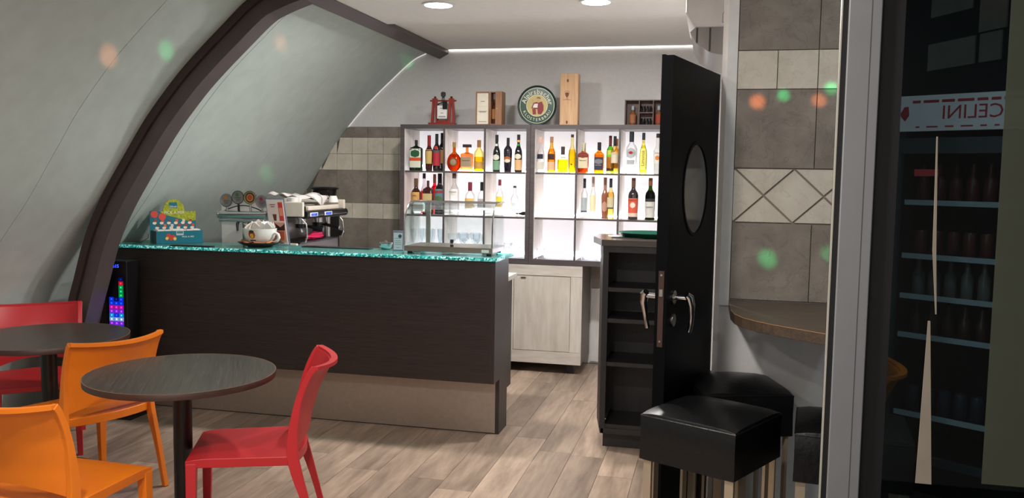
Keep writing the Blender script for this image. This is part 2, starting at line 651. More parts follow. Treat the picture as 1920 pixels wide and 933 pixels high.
# ------------------------------------------------------------------ right: wall of the bar room, tiled wall, trims
struct('wall_right', BX(0.075, 0.165, 3.82, 7.5, 0, 2.722), plaster)
wall_front = struct('wall_front', BX(0.026, 0.52, 3.70, 3.82, 0, 2.694), plaster)
obj('grout_bed', BX(0.064, 0.52, 3.694, 3.6995, 1.13, 2.694), grout, wall_front)
def ftile(pts, m):
    obj('tile', vprism(pts, 3.685, 3.6985), m, wall_front)
def frect(x0, x1, z0, z1, m, g=0.0018):
    ftile([(x0 + g, z0 + g), (x1 - g, z0 + g), (x1 - g, z1 - g), (x0 + g, z1 - g)], m)
FX = 0.066
for zr in ((2.14, 2.42), (2.42, 2.694), (1.67, 1.986), (1.132, 1.448)):
    frect(FX, FX + 0.31, zr[0], zr[1], slate)
    frect(FX + 0.31, 0.52, zr[0], zr[1], slate)
for a, b in ((FX, FX + 0.155), (FX + 0.155, FX + 0.31), (FX + 0.31, FX + 0.454)):
    frect(a, b, 1.986, 2.14, cream)
# band of small tiles set on edge
zm, zl, zh = 1.559, 1.450, 1.668
def dia(cx, h=0.109):
    w_ = 0.116
    g = 0.0055
    pts = [(cx - w_ + g, zm), (cx, zl + g), (cx + w_ - g, zm), (cx, zh - g)]
    return pts
def clip(pts, x0, x1):
    def half(P, x, sgn):
        out = []
        for i in range(len(P)):
            a, b = P[i], P[(i + 1) % len(P)]
            ia, ib = sgn * (a[0] - x) >= 0, sgn * (b[0] - x) >= 0
            if ia:
                out.append(a)
            if ia != ib:
                t = (x - a[0]) / (b[0] - a[0])
                out.append((x, a[1] + t * (b[1] - a[1])))
        return out
    P = half(pts, x0, 1)
    return half(P, x1, -1) if P else P
for i in range(-1, 4):
    cx = 0.302 + (i - 1) * 0.232
    for q in (dia(cx), [(cx + 0.007, zl + 0.002), (cx + 0.232 - 0.007, zl + 0.002), (cx + 0.116, zm - 0.0065)],
              [(cx + 0.007, zh - 0.002), (cx + 0.116, zm + 0.0065), (cx + 0.225, zh - 0.002)]):
        P = clip(q, FX + 0.001, 0.519)
        if len(P) >= 3 and max(p[0] for p in P) - min(p[0] for p in P) > 0.01:
            ftile(P, cream)
struct('trim_3', BX(0.0245, 0.0645, 3.678, 3.70, 1.105, 2.694), plain('corner_trim', (232, 231, 228), 0.45))
struct('trim_4', BX(0.005, 0.0262, 3.695, 3.83, 0, 2.694), plain('white_jamb', (246, 243, 240), 0.5))
struct('wall_behind', BX(-4.6, 3.2, -1.12, -1.0, 0, 3.02), plaster)
# rooms beyond: side wall far right, behind the glazed partition
wall_side = struct('wall_side', BX(-1.0, 4.2, 0, 0.08, 0, 3.02), plain('side_room_wall', (50, 64, 70), 0.8), loc=(1.32, 6.9, 0), rotz=math.atan2(-0.90, 0.43))
for u0, u1, z0, z1 in ((0.225, 0.67, 2.397, 2.578), (0.715, 0.90, 2.397, 2.578), (0.235, 0.63, 2.76, 2.94), (0.70, 0.93, 2.59, 2.94), (0.97, 1.30, 2.397, 2.578)):
    obj('tile', BX(u0, u1, -0.012, 0.001, z0, z1), cream, wall_side)
lamp('SPOT', (1.0, 3.0, 2.7), 9, (1, .22, .04), 0.02, (1.69, 6.25, 2.72), 4.5, 1.0)

# ------------------------------------------------------------------ open black door
DA = math.atan2(0.968, 0.249)
door = bpy.data.objects.new('door_1', None)
C.objects.link(door)
door.location = (-0.158, 3.076, 0)
door.rotation_euler = (0, 0, DA)
door['kind'] = 'structure'
def holed(outer, inner, y0, y1):
    """plate in XZ with a hole, thickness y0..y1"""
    bm = bmesh.new()
    o = [bm.verts.new((x, y0, z)) for x, z in outer]
    i = [bm.verts.new((x, y0, z)) for x, z in inner]
    es = []
    for L in (o, i):
        for a, b in zip(L, L[1:] + L[:1]):
            es.append(bm.edges.new((a, b)))
    bmesh.ops.triangle_fill(bm, edges=es, use_beauty=True)
    r = bmesh.ops.extrude_face_region(bm, geom=bm.faces[:])
    for v in r['geom']:
        if isinstance(v, bmesh.types.BMVert):
            v.co.y = y1
    return bm
DW = 0.632
circ = disc_pts(0.325, 1.585, 0.163, 40, ry=0.172)[:-1]
obj('leaf', holed([(0, 0.012), (DW, 0.012), (DW, 2.045), (0, 2.045)], circ, 0, 0.034), black_door, door)
obj('rebate', BX(0.012, DW, 0.034, 0.046, 0.012, 2.05), black_door, door)
fr = holed(disc_pts(0.325, 1.585, 0.170, 40, ry=0.179)[:-1], disc_pts(0.325, 1.585, 0.158, 40, ry=0.167)[:-1], -0.003, 0.0)
port = obj('porthole_frame', fr, black_door, door)
obj('pane', vprism(disc_pts(0.325, 1.585, 0.162, 40, ry=0.171)[:-1], 0.001, 0.007), plain('dark_glass', (40, 44, 46), 0.15), door)
lock = obj('lock_plate', BX(-0.0025, 0.0, 0.010, 0.030, 1.03, 1.30), plain('bronze_plate', (64, 42, 36), 0.5, 0.3), door)
lb = bmesh.new()
for z in (1.05, 1.285):
    cyl((-0.004, 0.02, z), (-0.002, 0.02, z), 0.004, 10, lb)
box(lb, -0.0045, -0.0005, 0.014, 0.026, 1.21, 1.235)
obj('latch', lb, brushed, lock)
def handle(side):
    y = 0.0 if side < 0 else 0.046
    bm = cyl((0.075, y, 1.20), (0.075, y + side * 0.007, 1.20), 0.025, 20)
    cyl((0.075, y, 1.20), (0.075, y + side * 0.058, 1.20), 0.0095, 14, bm)
    tube([(0.066, y + side * 0.052, 1.214), (0.075, y + side * 0.060, 1.205), (0.084, y + side * 0.066, 1.175), (0.098, y + side * 0.064, 1.135), (0.104, y + side * 0.060, 1.10), (0.104, y + side * 0.055, 1.075)], 0.011, 12, bm, rad=[0.011, 0.0155, 0.0135, 0.010, 0.009, 0.009])
    return bm
obj('handle', handle(-1), chrome, door, smooth=True, label='chrome lever handle')
obj('handle', handle(1), chrome, door, smooth=True, label='chrome lever handle')
obj('escutcheon', cyl((0.075, 0, 1.118), (0.075, -0.007, 1.118), 0.023, 20), brushed, door, smooth=True)

# ------------------------------------------------------------------ glazed partition near the camera on the right
win = bpy.data.objects.new('window_1', None)
C.objects.link(win)
win.location = (0.25, 2.0, 0)
win['kind'] = 'structure'
pf = BX(0.0085, 0.0745, -0.02, 0.04, 0, 2.69)
obj('frame', pf, alu, win, bevel=0.002)
obj('groove', BX(0.053, 0.0545, -0.0204, -0.019, 0, 2.69), plain('groove_shadow', (70, 70, 72), 0.6), win)
obj('gasket', BX(-0.003, 0.0085, -0.012, 0.03, 0, 2.69), black_rub, win)
obj('glass_edge', BX(-0.006, -0.003, -0.012, 0.0, 0, 2.69), plain('pale_edge', (176, 172, 160), 0.3), win)
obj('gasket', BX(0.0745, 0.122, -0.006, 0.03, 0, 2.69), black_rub, win)
obj('rail', BX(0.0745, 1.6, -0.015, 0.03, 0, 0.20), alu, win)
obj('pane', BX(0.122, 1.6, 0.0, 0.006, 0.20, 2.69), tint('partition_glass', (176, 190, 192), 0.45, 0.0), win)
obj('wall_reflection', BX(0.322, 1.6, -0.0015, -0.0005, 0.985, 2.69), tint('reflection_tint', (166, 170, 152), 0.05, 0.4, diff=0.30), win)  # reflection of a pale wall in the pane, made as a translucent sheet
def taper(x0, w0, z0, x1, w1, z1):
    return vprism([(x1 - w1, z1), (x1 + w1, z1), (x0 + w0, z0), (x0 - w0, z0)], -0.005, -0.002)
pale = plain('pale_reflection', (146, 136, 122), 0.6)  # colour of the tapered strips that imitate bright reflections on the glass
obj('slat', taper(0.213, 0.0012, 1.345, 0.203, 0.0035, 1.48), pale, win)  # strip imitating a bright reflection on the glass
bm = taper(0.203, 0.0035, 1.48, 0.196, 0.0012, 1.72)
obj('slat', bm, pale, win)  # strip imitating a bright reflection on the glass
obj('slat', taper(0.207, 0.016, 0.975, 0.2005, 0.0022, 1.33), pale, win)  # strip imitating a bright reflection on the glass

# ------------------------------------------------------------------ drinks fridge, set behind the pane in place of its reflection
FD = math.atan2(-0.553, 0.833)
fr = thing('reflected_drinks_fridge', 'dark upright drinks fridge with a white sign in mirrored red letters, built behind the glass as its reflection', 'fridge', (0.931, 4.966, 0), FD)
fgrey = plain('reflected_fridge_grey', (70, 78, 82), 0.4)
fblack = plain('reflected_fridge_black', (12, 14, 17), 0.5)
cab = bmesh.new()
for b in ((0, 0.03, 0, 0.6, 0.0, 2.07), (0.63, 0.66, 0, 0.6, 0, 2.07), (0.03, 0.63, 0.57, 0.6, 0, 2.07), (0.03, 0.63, 0, 0.57, 2.04, 2.07), (0.03, 0.63, 0.0, 0.57, 0.0, 0.16)):
    box(cab, *b)
obj('cabinet', cab, fblack, fr)
dfm = bmesh.new()
for b in ((0, 0.022, -0.03, 0, 0.16, 1.85), (0.638, 0.66, -0.03, 0, 0.16, 1.85), (0.022, 0.638, -0.03, 0, 1.77, 1.85), (0.022, 0.638, -0.03, 0, 0.16, 0.20)):
    box(dfm, *b)
obj('reflected_door_frame', dfm, fgrey, fr)
sg = obj('sign', BX(0.0, 0.66, -0.035, 0.0, 1.885, 2.065), plain('sign_white', (214, 206, 210), 0.5, emit=0.10), fr)
red_ink = plain('red_ink', (176, 56, 66), 0.6, emit=0.06)
obj('lettering', text_bm('CELINI', 0.098, 0.0006, T(0.36, -0.0362, 1.972), mirror=True), red_ink, sg)
x = 0.07
while x < 0.6:
    L = rnd.uniform(0.03, 0.09)
    obj('printed_band', BX(x, x + L, -0.0362, -0.035, 2.026, 2.040), red_ink, sg)
    obj('printed_band', BX(x + 0.02, x + L, -0.0362, -0.035, 1.901, 1.909), red_ink, sg)
    x += L + 0.014
bm = vprism([(0.005, 1.97), (0.03, 2.01), (0.05, 2.01), (0.055, 1.965), (0.035, 1.935)], -0.0362, -0.035)
obj('emblem', bm, red_ink, sg)
for i, z in enumerate((1.519, 1.238, 1.025, 0.817, 0.397)):
    sh = obj('shelf', BX(0.032, 0.628, 0.03, 0.56, z - 0.008, z), fblack, fr)
    obj('price_rail', BX(0.032, 0.628, 0.018, 0.03, z - 0.015, z + 0.012), plain('pale_rail', (150, 165, 172), 0.5, emit=0.05), sh)
obj('reflected_lamp_plate', BX(0.07, 0.19, 0.03, 0.035, 1.655, 1.69), plain('red_plate', (190, 60, 66), 0.5, emit=0.12), fr)
tops = [1.519, 1.238, 1.025, 0.817, 0.397]
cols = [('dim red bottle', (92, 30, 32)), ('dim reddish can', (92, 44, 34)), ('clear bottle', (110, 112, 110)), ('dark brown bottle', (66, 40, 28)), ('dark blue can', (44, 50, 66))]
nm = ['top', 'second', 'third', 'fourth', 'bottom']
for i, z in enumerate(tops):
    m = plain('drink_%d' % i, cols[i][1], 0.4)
    cap = plain('drink_cap', (120, 116, 110), 0.4)
    for j in range(7):
        lx, ly = 0.085 + j * 0.082, 0.12
        p = fr.matrix_basis if False else None
        wx = 0.931 + 0.833 * lx + 0.553 * ly
        wy = 4.966 - 0.553 * lx + 0.833 * ly
        hh = 0.165 if i in (1, 3, 4) else 0.20
        if 'can' in cols[i][0]:
            hh = 0.13
            bm = lathe([(0, 0.026), (0.006, 0.031), (hh - 0.012, 0.031), (hh, 0.026)], 12)
        else:
            bm = lathe([(0, 0.028), (0.005, 0.031), (hh * 0.55, 0.031), (hh * 0.72, 0.014), (hh, 0.012)], 12)
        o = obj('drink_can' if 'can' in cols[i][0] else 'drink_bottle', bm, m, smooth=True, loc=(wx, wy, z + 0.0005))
        tag(o, '%s on the %s shelf of the reflected dark fridge, %s from the left' % (cols[i][0], nm[i], ('first', 'second', 'third', 'fourth', 'fifth', 'sixth', 'last')[j]), 'can' if 'can' in cols[i][0] else 'bottle', 'drinks on the %s shelf of the reflected fridge' % nm[i])

# ------------------------------------------------------------------ wall unit above the door
ac = thing('air_curtain', 'white wall unit with a chrome rounded underside high above the black door', 'air curtain', (0.075, 4.25, 2.2))
prof = [(0, 0.52), (-0.20, 0.52), (-0.245, 0.44), (-0.245, 0.20), (-0.20, 0.13), (0, 0.13)]
obj('body', vprism(prof[::-1], 0, 0.75), white_pl, ac, bevel=0.012)
und = [(0, 0.13), (-0.20, 0.13), (-0.222, 0.11), (-0.19, 0.055), (-0.13, 0.015), (-0.06, 0.0), (0, 0)]
obj('chrome_hood', vprism(und, 0.01, 0.74), plain('smoked_chrome', (150, 146, 142), 0.2, 1.0, 0.02), ac, smooth=True)
bm = bmesh.new()
for x in (-0.19, -0.13):
    box(bm, x - 0.004, x + 0.004, 0.004, 0.012, 0.06 if x < -0.15 else 0.02, 0.128)
obj('slot', bm, black_pl, ac)
bm = bmesh.new()
tube([(-0.075, -0.001, 0.15), (-0.075, -0.001, 0.19), (-0.055, -0.001, 0.215), (-0.02, -0.001, 0.222)], 0.0012, 6, bm)
tube([(-0.075, -0.001, 0.15), (-0.012, -0.001, 0.15)], 0.0012, 6, bm)
obj('panel_seam', bm, plain('seam_grey', (120, 118, 116), 0.6), ac)

# ------------------------------------------------------------------ wall-mounted bar shelf and stools
bs = thing('bar_shelf', 'dark curved wooden bar shelf under the tiled wall', 'shelf', (0.0, 3.70, 1.09))
top = [(0.064, -0.017), (0.064, -0.06), (0.068, -0.30), (0.080, -0.40), (0.105, -0.475), (0.150, -0.545), (0.205, -0.605), (0.275, -0.665), (0.36, -0.735), (0.52, -0.82), (0.52, -0.017)]
obj('shelf_top', prism(top, 0.0, 0.038), wood('shelf_top_wood', (64, 52, 44), (96, 80, 66), 'x', 1.4, 0.4, 30), bs, bevel=0.002)
ed = bmesh.new()
pp = [(x, y - 0.0008, 0.0375) for x, y in top[2:10]]
tube(pp, 0.0016, 6, ed)
obj('edge_band', ed, plain('edge_tan', (160, 118, 84), 0.4), bs)
obj('support', BX(0.475, 0.52, -0.70, -0.64, -1.09, 0.0), plain('dark_post', (44, 36, 34), 0.5), bs)

def stool_seat():
    bm = bmesh.new()
    n = 10
    h = 0.165
    s = 0.17
    g = {}
    for i in range(n + 1):
        for j in range(n + 1):
            u, v = -1 + 2 * i / n, -1 + 2 * j / n
            g[i, j] = bm.verts.new((u * s, v * s, 0.03 * (1 - u * u) * (1 - v * v) + h - 0.008 * (abs(u * v) ** 6)))
    for i in range(n):
        for j in range(n):
            bm.faces.new((g[i, j], g[i + 1, j], g[i + 1, j + 1], g[i, j + 1]))
    lo = {}
    ring = [(i, 0) for i in range(n)] + [(n, j) for j in range(n)] + [(i, n) for i in range(n, 0, -1)] + [(0, j) for j in range(n, 0, -1)]
    rows = []
    for z, f in ((h - 0.012, 1.018), (h * 0.5, 1.012), (0.004, 1.02), (0.0, 0.98)):
        rows.append([bm.verts.new((g[k].co.x * f, g[k].co.y * f, z + (0.006 * (1 - (g[k].co.x / s) ** 2) * (1 if abs(g[k].co.y) > s * .99 else 0) if z > h * .9 else 0))) for k in ring])
    prev = [g[k] for k in ring]
    for r_ in rows:
        for a in range(len(ring)):
            b = (a + 1) % len(ring)
            bm.faces.new((prev[a], r_[a], r_[b], prev[b]))
        prev = r_
    bm.faces.new(prev[::-1])
    return bm
ST = 0.675
stool = thing('bar_stool', 'square black leather bar stool nearest the camera, in front of the open door', 'stool', (0.0097, 2.985, 0), math.radians(-27.4), 'black leather bar stools')
sm = obj('seat', stool_seat(), black_lea, stool, smooth=True, loc=(0, 0, ST))
sb = bmesh.new()
sq = [(-0.172, -0.172, 0.1535), (0.172, -0.172, 0.1535), (0.172, 0.172, 0.1535), (-0.172, 0.172, 0.1535)]
tube([tuple(Vector(sq[i]).lerp(Vector(sq[(i + 1) % 4]), t / 6)) for i in range(4) for t in range(6)], 0.003, 6, sb, closed=True)
obj('seam', sb, black_lea, sm, smooth=True)
legm = plain('brushed_leg_steel', (196, 182, 160), 0.38, 0.75, 0.04)
for sx in (-1, 1):
    for sy in (-1, 1):
        bm = BX(sx * 0.165, sx * 0.135, sy * 0.160, sy * 0.150, 0, ST)
        box(bm, sx * 0.160, sx * 0.150, sy * 0.115, sy * 0.085, 0, ST)
        obj('leg', bm, legm, stool)
bm = bmesh.new()
for z in (0.012, 0.30):
    for s_ in (-1, 1):
        box(bm, -0.149, 0.149, s_ * 0.149 - 0.006, s_ * 0.149 + 0.006, z - 0.012, z + 0.012)
        box(bm, s_ * 0.149 - 0.006, s_ * 0.149 + 0.006, -0.143, 0.143, z - 0.012, z + 0.012)
obj('foot_rail', bm, legm, stool)
dup(stool, (0.090, 3.44, 0), math.radians(-73.7), 'square black leather bar stool between the nearest stool and the tiled wall')
dup(stool, (0.455, 2.97, 0), math.radians(-6), 'square black leather bar stool half hidden behind the grey window frame')

# ------------------------------------------------------------------ downlights seen over the counter
for x, y, lb_ in ((-1.75, 5.36, 'round white ceiling downlight, the left one of two'), (-0.756, 5.41, 'round white ceiling downlight, the right one of two')):
    dl = thing('ceiling_downlight', lb_, 'light', (x, y, 2.694), 0, 'round ceiling downlights')
    obj('trim_ring', holed(disc_pts(0, 0, 0.105, 32)[:-1], disc_pts(0, 0, 0.088, 32)[:-1], 0, 0.008), white_pl, dl, loc=(0, 0, -0.001)).rotation_euler = (-PI / 2, 0, 0)
    obj('diffuser', lathe([(-0.010, 0.086), (-0.002, 0.088)], 32), emit('lamp_glow', (255, 250, 242), 6), dl)
# ------------------------------------------------------------------ bar counter
ct = thing('bar_counter', 'long dark wood bar counter with a pale metal plinth', 'counter', (-2.6, 5.085, 0))
def L(bmargs):
    return BX(*bmargs)
cx, cy = 2.6, -5.085
# front panel follows the curved wall at its left end
fp = [(vault_x(0.352) + 0.02, 0.352), (-1.31, 0.352), (-1.31, 1.105), (vault_x(1.105) + 0.012, 1.105), (vault_x(0.75) + 0.012, 0.75)]
obj('front_panel', vprism([(x + cx, z) for x, z in fp], 0, 0.025), wenge, ct)
obj('side_panel', BX(-1.31 + cx, -1.285 + cx, 0, 0.345, 0.352, 1.105), wenge_v, ct)
obj('side_base', BX(-1.31 + cx, -1.285 + cx, 0.14, 0.345, 0, 0.352), wenge_v, ct)
obj('plinth', BX(-4.06 + cx, -1.31 + cx, 0.137, 0.150, 0.006, 0.352), plinth_metal, ct)
obj('plinth_gap', BX(-4.06 + cx, -1.31 + cx, 0.141, 0.150, 0, 0.006), black_rub, ct)
obj('underside', BX(-4.05 + cx, -1.31 + cx, 0.025, 0.345, 0.352, 0.370), wenge, ct)
obj('back_panel', BX(-3.95 + cx, -1.31 + cx, 0.325, 0.345, 0.37, 1.08), wenge, ct)

# glass worktop with lit crackled edge
gt = thing('glass_worktop', 'pale teal glass worktop with a glowing crackled edge on the dark counter', 'worktop', (-2.6, 5.05, 1.106))
gtop = [(vault_x(1.13) + 0.02, 0.0), (-1.278, 0.0), (-1.262, 0.42), (vault_x(1.13) + 0.02, 0.42)]
q = NT('sea_glass')
q.b.inputs['Base Color'].default_value = lin((120, 186, 180))
q.b.inputs['Roughness'].default_value = 0.09
MATS['sea_glass'] = q.m
tr = q.n('ShaderNodeBsdfTransparent')
tr.inputs[0].default_value = lin((150, 220, 212))
mx = q.n('ShaderNodeMixShader')
mx.inputs[0].default_value = 0.55
q.l(tr.outputs[0], mx.inputs[1])
q.l(q.b.outputs[0], mx.inputs[2])
q.l(mx.outputs[0], q.out.inputs[0])
obj('glass_slab', prism([(x + 2.6, y + 0.008) if y < 0.1 else (x + 2.6, y) for x, y in gtop], 0.001, 0.019), q.m, gt)
q = NT('crackled_edge')
v = q.coord((1, 1, 1))
vo = q.n('ShaderNodeTexVoronoi')
vo.inputs['Scale'].default_value = 95
q.l(v, vo.inputs['Vector'])
cr = q.ramp(vo.outputs['Color'], [(0.2, lin((0, 96, 98))), (0.55, lin((40, 176, 168))), (0.85, lin((190, 246, 238)))])
q.l(cr, q.b.inputs['Base Color'])
q.l(cr, q.b.inputs['Emission Color'])
q.b.inputs['Emission Strength'].default_value = 0.22
q.b.inputs['Roughness'].default_value = 0.08
q.bump(vo.outputs['Distance'], 0.6, 0.01)
edge = bmesh.new()
n_ = 150
xa, xb = gtop[0][0] + 2.6, gtop[1][0] + 2.6
rows_ = []
for i in range(n_ + 1):
    x = xa + (xb - xa) * i / n_
    j = rnd.uniform(-0.003, 0.003)
    rows_.append([edge.verts.new((x, 0.012, 0.0)), edge.verts.new((x, 0.001 + j, 0.003)), edge.verts.new((x, -0.001 + rnd.uniform(-.002, .003), 0.012)), edge.verts.new((x, 0.004 + j * .5, 0.0205)), edge.verts.new((x, 0.014, 0.0205))])
for a, b in zip(rows_, rows_[1:]):
    for k in range(4):
        edge.faces.new((a[k], a[k + 1], b[k + 1], b[k]))
box(edge, xb - 0.004, xb + 0.008, 0.004, 0.42, 0.0, 0.0205)
obj('glass_edge', edge, q.m, gt)

# lower work bench behind the counter (L shaped, along the curved wall)
wb = thing('work_bench', 'low dark work bench with a pale top behind the bar counter', 'bench', (-2.6, 5.44, 0))
btop = [(-1.345 + cx, 0.0), (-1.345 + cx, 0.50), (-2.80 + cx, 0.50), (-2.80 + cx, 1.86), (-3.88 + cx, 1.86), (-3.88 + cx, 0)]
obj('bench_top', prism(btop, 0.915, 0.945), plain('bench_top_laminate', (206, 202, 196), 0.4), wb)
obj('bench_body', prism([(-1.37 + cx, 0.005), (-1.37 + cx, 0.46), (-2.86 + cx, 0.46), (-2.86 + cx, 1.80), (-3.9 + cx, 1.80), (-3.9 + cx, 0.005)], 0.16, 0.915), wenge_v, wb)
obj('bench_plinth', prism([(-1.46 + cx, 0.01), (-1.46 + cx, 0.40), (-2.92 + cx, 0.40), (-2.92 + cx, 1.74), (-3.9 + cx, 1.74), (-3.9 + cx, 0.01)], 0, 0.16), black_pl, wb)

# ------------------------------------------------------------------ LED column speaker
sp = thing('column_speaker', 'slim black speaker column with blue and purple lights in front of the counter', 'speaker', (-3.775, 4.955, 0))
obj('base', BX(-0.115, 0.115, -0.10, 0.10, 0, 0.02), black_pl, sp)
obj('body', BX(-0.080, 0.080, -0.06, 0.06, 0.02, 1.035), black_pl, sp, bevel=0.004)
ds = obj('display', BX(-0.055, 0.035, -0.062, -0.06, 0.985, 1.015), plain('display_black', (6, 6, 10), 0.2), sp)
obj('digits', text_bm('04:15', 0.030, 0.0004, T(-0.008, -0.0628, 1.0)), emit('blue_digits', (30, 60, 255), 3.0), ds)
pn = obj('light_panel', BX(-0.062, 0.066, -0.0615, -0.06, 0.44, 0.945), plain('panel_dark', (10, 10, 22), 0.25), sp)
ledc = {'b': (20, 60, 255), 'm': (210, 30, 170), 'c': (40, 150, 255), 'w': (150, 190, 255), 'p': (140, 50, 255), 'g': (10, 170, 90), 'r': (220, 30, 60), 'd': (10, 20, 90)}
grid = [('.', '.', 'd'), ('.', '.', 'r'), ('.', '.', 'g'), ('.', '.', 'g'), ('.', '.', 'g'), ('b', 'd', 'b'), ('b', 'b', 'b'), ('m', 'm', 'm'), ('p', 'p', 'p'), ('c', 'b', 'c'), ('w', 'w', 'w'), ('p', 'p', 'p'), ('b', 'b', 'b'), ('c', 'b', 'c'), ('g', 'g', 'g'), ('b', 'b', 'd'), ('b', 'p', 'b'), ('c', 'c', 'c')]
for i, row in enumerate(grid):
    z = 0.915 - i * 0.0262
    for j, ch in enumerate(row):
        if ch == '.':
            continue
        x = -0.036 + j * 0.036
        obj('led', BX(x - 0.0165, x + 0.0165, -0.0632, -0.0615, z - 0.0125, z + 0.0125), emit('led_' + ch, ledc[ch], 0.30), pn)
        obj('led', lathe([(0, 0.006), (0.002, 0.004)], 8), emit('ledc_' + ch, ledc[ch], 1.6), pn, loc=(x, -0.0632, z)).rotation_euler = (PI / 2, 0, 0)

# ------------------------------------------------------------------ lit back-bar shelves (two units)
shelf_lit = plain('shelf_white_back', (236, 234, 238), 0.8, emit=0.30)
glow = emit('shelf_led', (238, 240, 255), 22)
glow_dim = emit('shelf_led_dim', (238, 240, 255), 11)
ROWZ = [(1.653, 2.002), (1.285, 1.640), (0.945, 1.272)]
def bar_shelf(x0, x1, cols_, label, bottom):
    t = thing('bottle_shelf', label, 'shelf unit', ((x0 + x1) / 2, 7.0, 0.90), 0, 'backlit bottle shelf units')
    ox, oz = (x0 + x1) / 2, 0.90
    E_ = 0.034
    obj('top_board', BX(x0 - ox, x1 - ox, 0, 0.48, 2.004 - oz, 2.039 - oz), wenge_edge, t)
    obj('bottom_board', BX(x0 - ox, x1 - ox, 0, 0.48, 0, 0.043), wenge_edge, t)
    for xa in (x0, x1 - E_):
        obj('side_board', BX(xa - ox, xa + E_ - ox, 0, 0.48, 0.043, 2.004 - oz), wenge_edge, t)
    obj('back_panel', BX(x0 + E_ - ox, x1 - E_ - ox, 0.385, 0.40, 0.043, 2.004 - oz), shelf_lit, t)
    # pale linings of the two sides
    obj('lining', BX(x0 + E_ - ox, x0 + E_ + 0.003 - ox, 0.012, 0.385, 0.043, 2.004 - oz), washed_shelf, t)
    obj('lining', BX(x1 - E_ - 0.003 - ox, x1 - E_ - ox, 0.012, 0.385, 0.043, 2.004 - oz), washed_shelf, t)
    w_ = (x1 - x0 - 2 * E_) / cols_
    for c in range(1, cols_):
        xc = x0 + E_ + c * w_ - ox
        d = obj('divider', BX(xc - 0.007, xc + 0.007, 0.008, 0.385, 0.043, 2.004 - oz), washed_shelf, t)
        obj('edge_band', BX(xc - 0.008, xc + 0.008, 0.002, 0.008, 0.043, 2.004 - oz), wenge_edge, d)
    for z0, z1 in ((1.640, 1.653), (1.272, 1.285)):
        for c in range(cols_):
            xa, xb = x0 + E_ + c * w_ - ox + 0.0085, x0 + E_ + (c + 1) * w_ - ox - 0.0085
            s_ = obj('shelf_board', BX(xa, xb, 0.008, 0.385, z0 - oz, z1 - oz), washed_shelf, t)
            obj('edge_band', BX(xa, xb, 0.002, 0.008, z0 - oz - 0.001, z1 - oz + 0.001), wenge_edge, s_)
    for r, (z0, z1) in enumerate(ROWZ):
        for c in range(cols_):
            xa, xb = x0 + E_ + c * w_ - ox + 0.03, x0 + E_ + (c + 1) * w_ - ox - 0.03
            g = glow if (r > 0 or c > 0 or x0 > -2) else glow_dim
            obj('led_strip', BX(xa, xb, 0.373, 0.384, z0 - oz + 0.001, z0 - oz + 0.012), g, t)
    return t
bar_shelf(-2.612, -1.4905, 3, 'left half of the backlit dark bottle shelf, nearer the curved wall', 0)
bar_shelf(-1.488, -0.385, 3, 'right half of the backlit dark bottle shelf, partly behind the open door', 0)

# ------------------------------------------------------------------ low cabinet under the shelf
lc = thing('low_cabinet', 'whitewashed wood low cabinet under the backlit shelf', 'cabinet', (-1.33, 6.98, 0))
ox = 1.33
obj('body', BX(-2.60 + ox, -1.040 + ox, 0.02, 0.50, 0.085, 0.888), plain('cabinet_side_grey', (112, 104, 100), 0.6), lc)
obj('top_rail', BX(-2.60 + ox, -1.037 + ox, 0.0, 0.02, 0.812, 0.896), washed_x, lc)
obj('bottom_rail', BX(-2.60 + ox, -1.037 + ox, 0.0, 0.02, 0.085, 0.186), washed_x, lc)
obj('stile', BX(-1.131 + ox, -1.037 + ox, 0.0, 0.02, 0.188, 0.810), washed, lc)
obj('stile', BX(-1.66 + ox, -1.607 + ox, 0.0, 0.02, 0.188, 0.810), washed, lc)
dr = obj('door', BX(-1.603 + ox, -1.134 + ox, -0.001, 0.019, 0.19, 0.806), washed, lc)
obj('handle', BX(-1.545 + ox, -1.505 + ox, -0.012, -0.001, 0.790, 0.797), brushed, dr)
for x in (-1.13, -1.75, -2.5):
    obj('leg', BX(x + ox - 0.03, x + ox + 0.03, 0.06, 0.12, 0, 0.085), black_pl, lc)
wp = obj('wall_panel', BX(0, 0.42, 0, 0.012, 0.02, 0.66), white_pl, loc=(-1.03, 7.48, 0))
tag(wp, 'plain white panel against the wall right of the low cabinet', 'panel')
wp2 = obj('wall_board', BX(0, 0.42, 0, 0.014, 0.0, 0.22), plain('grey_board', (150, 140, 132), 0.6), loc=(-1.03, 7.478, 0.665))
tag(wp2, 'grey board fixed on the wall above the white panel', 'board')

# ------------------------------------------------------------------ open shelf unit by the door
ou = thing('open_shelf_unit', 'tall dark open shelf unit beside the open black door', 'shelf unit', (-0.40, 5.10, 0))
ox = 0.40
obj('side_panel', prism([(-0.632 + ox, 0.0), (-0.612 + ox, 0.0), (-0.672 + ox, 0.34), (-0.695 + ox, 0.34)], 0.10, 1.222), dark_oak, ou)
obj('side_panel', BX(-0.16 + ox, -0.14 + ox, 0.0, 0.34, 0.10, 1.222), dark_oak, ou)
obj('back_panel', BX(-0.67 + ox, -0.14 + ox, 0.325, 0.34, 0.10, 1.222), dark_oak, ou)
obj('stile', BX(-0.636 + ox, -0.603 + ox, -0.004, 0.012, 0.13, 1.222), dark_oak, ou)
obj('top_rail', BX(-0.603 + ox, -0.14 + ox, -0.002, 0.018, 1.185, 1.222), dark_oak, ou)
for z in (0.965, 0.780, 0.520, 0.145):
    obj('shelf', BX(-0.612 + ox, -0.16 + ox, 0.005, 0.325, z - 0.012, z + 0.012), dark_oak, ou)
obj('plinth', BX(-0.622 + ox, -0.15 + ox, 0.072, 0.30, 0.0, 0.10), dark_oak, ou)
obj('plinth_rail', BX(-0.626 + ox, -0.14 + ox, 0.0, 0.02, 0.10, 0.133), dark_oak, ou)
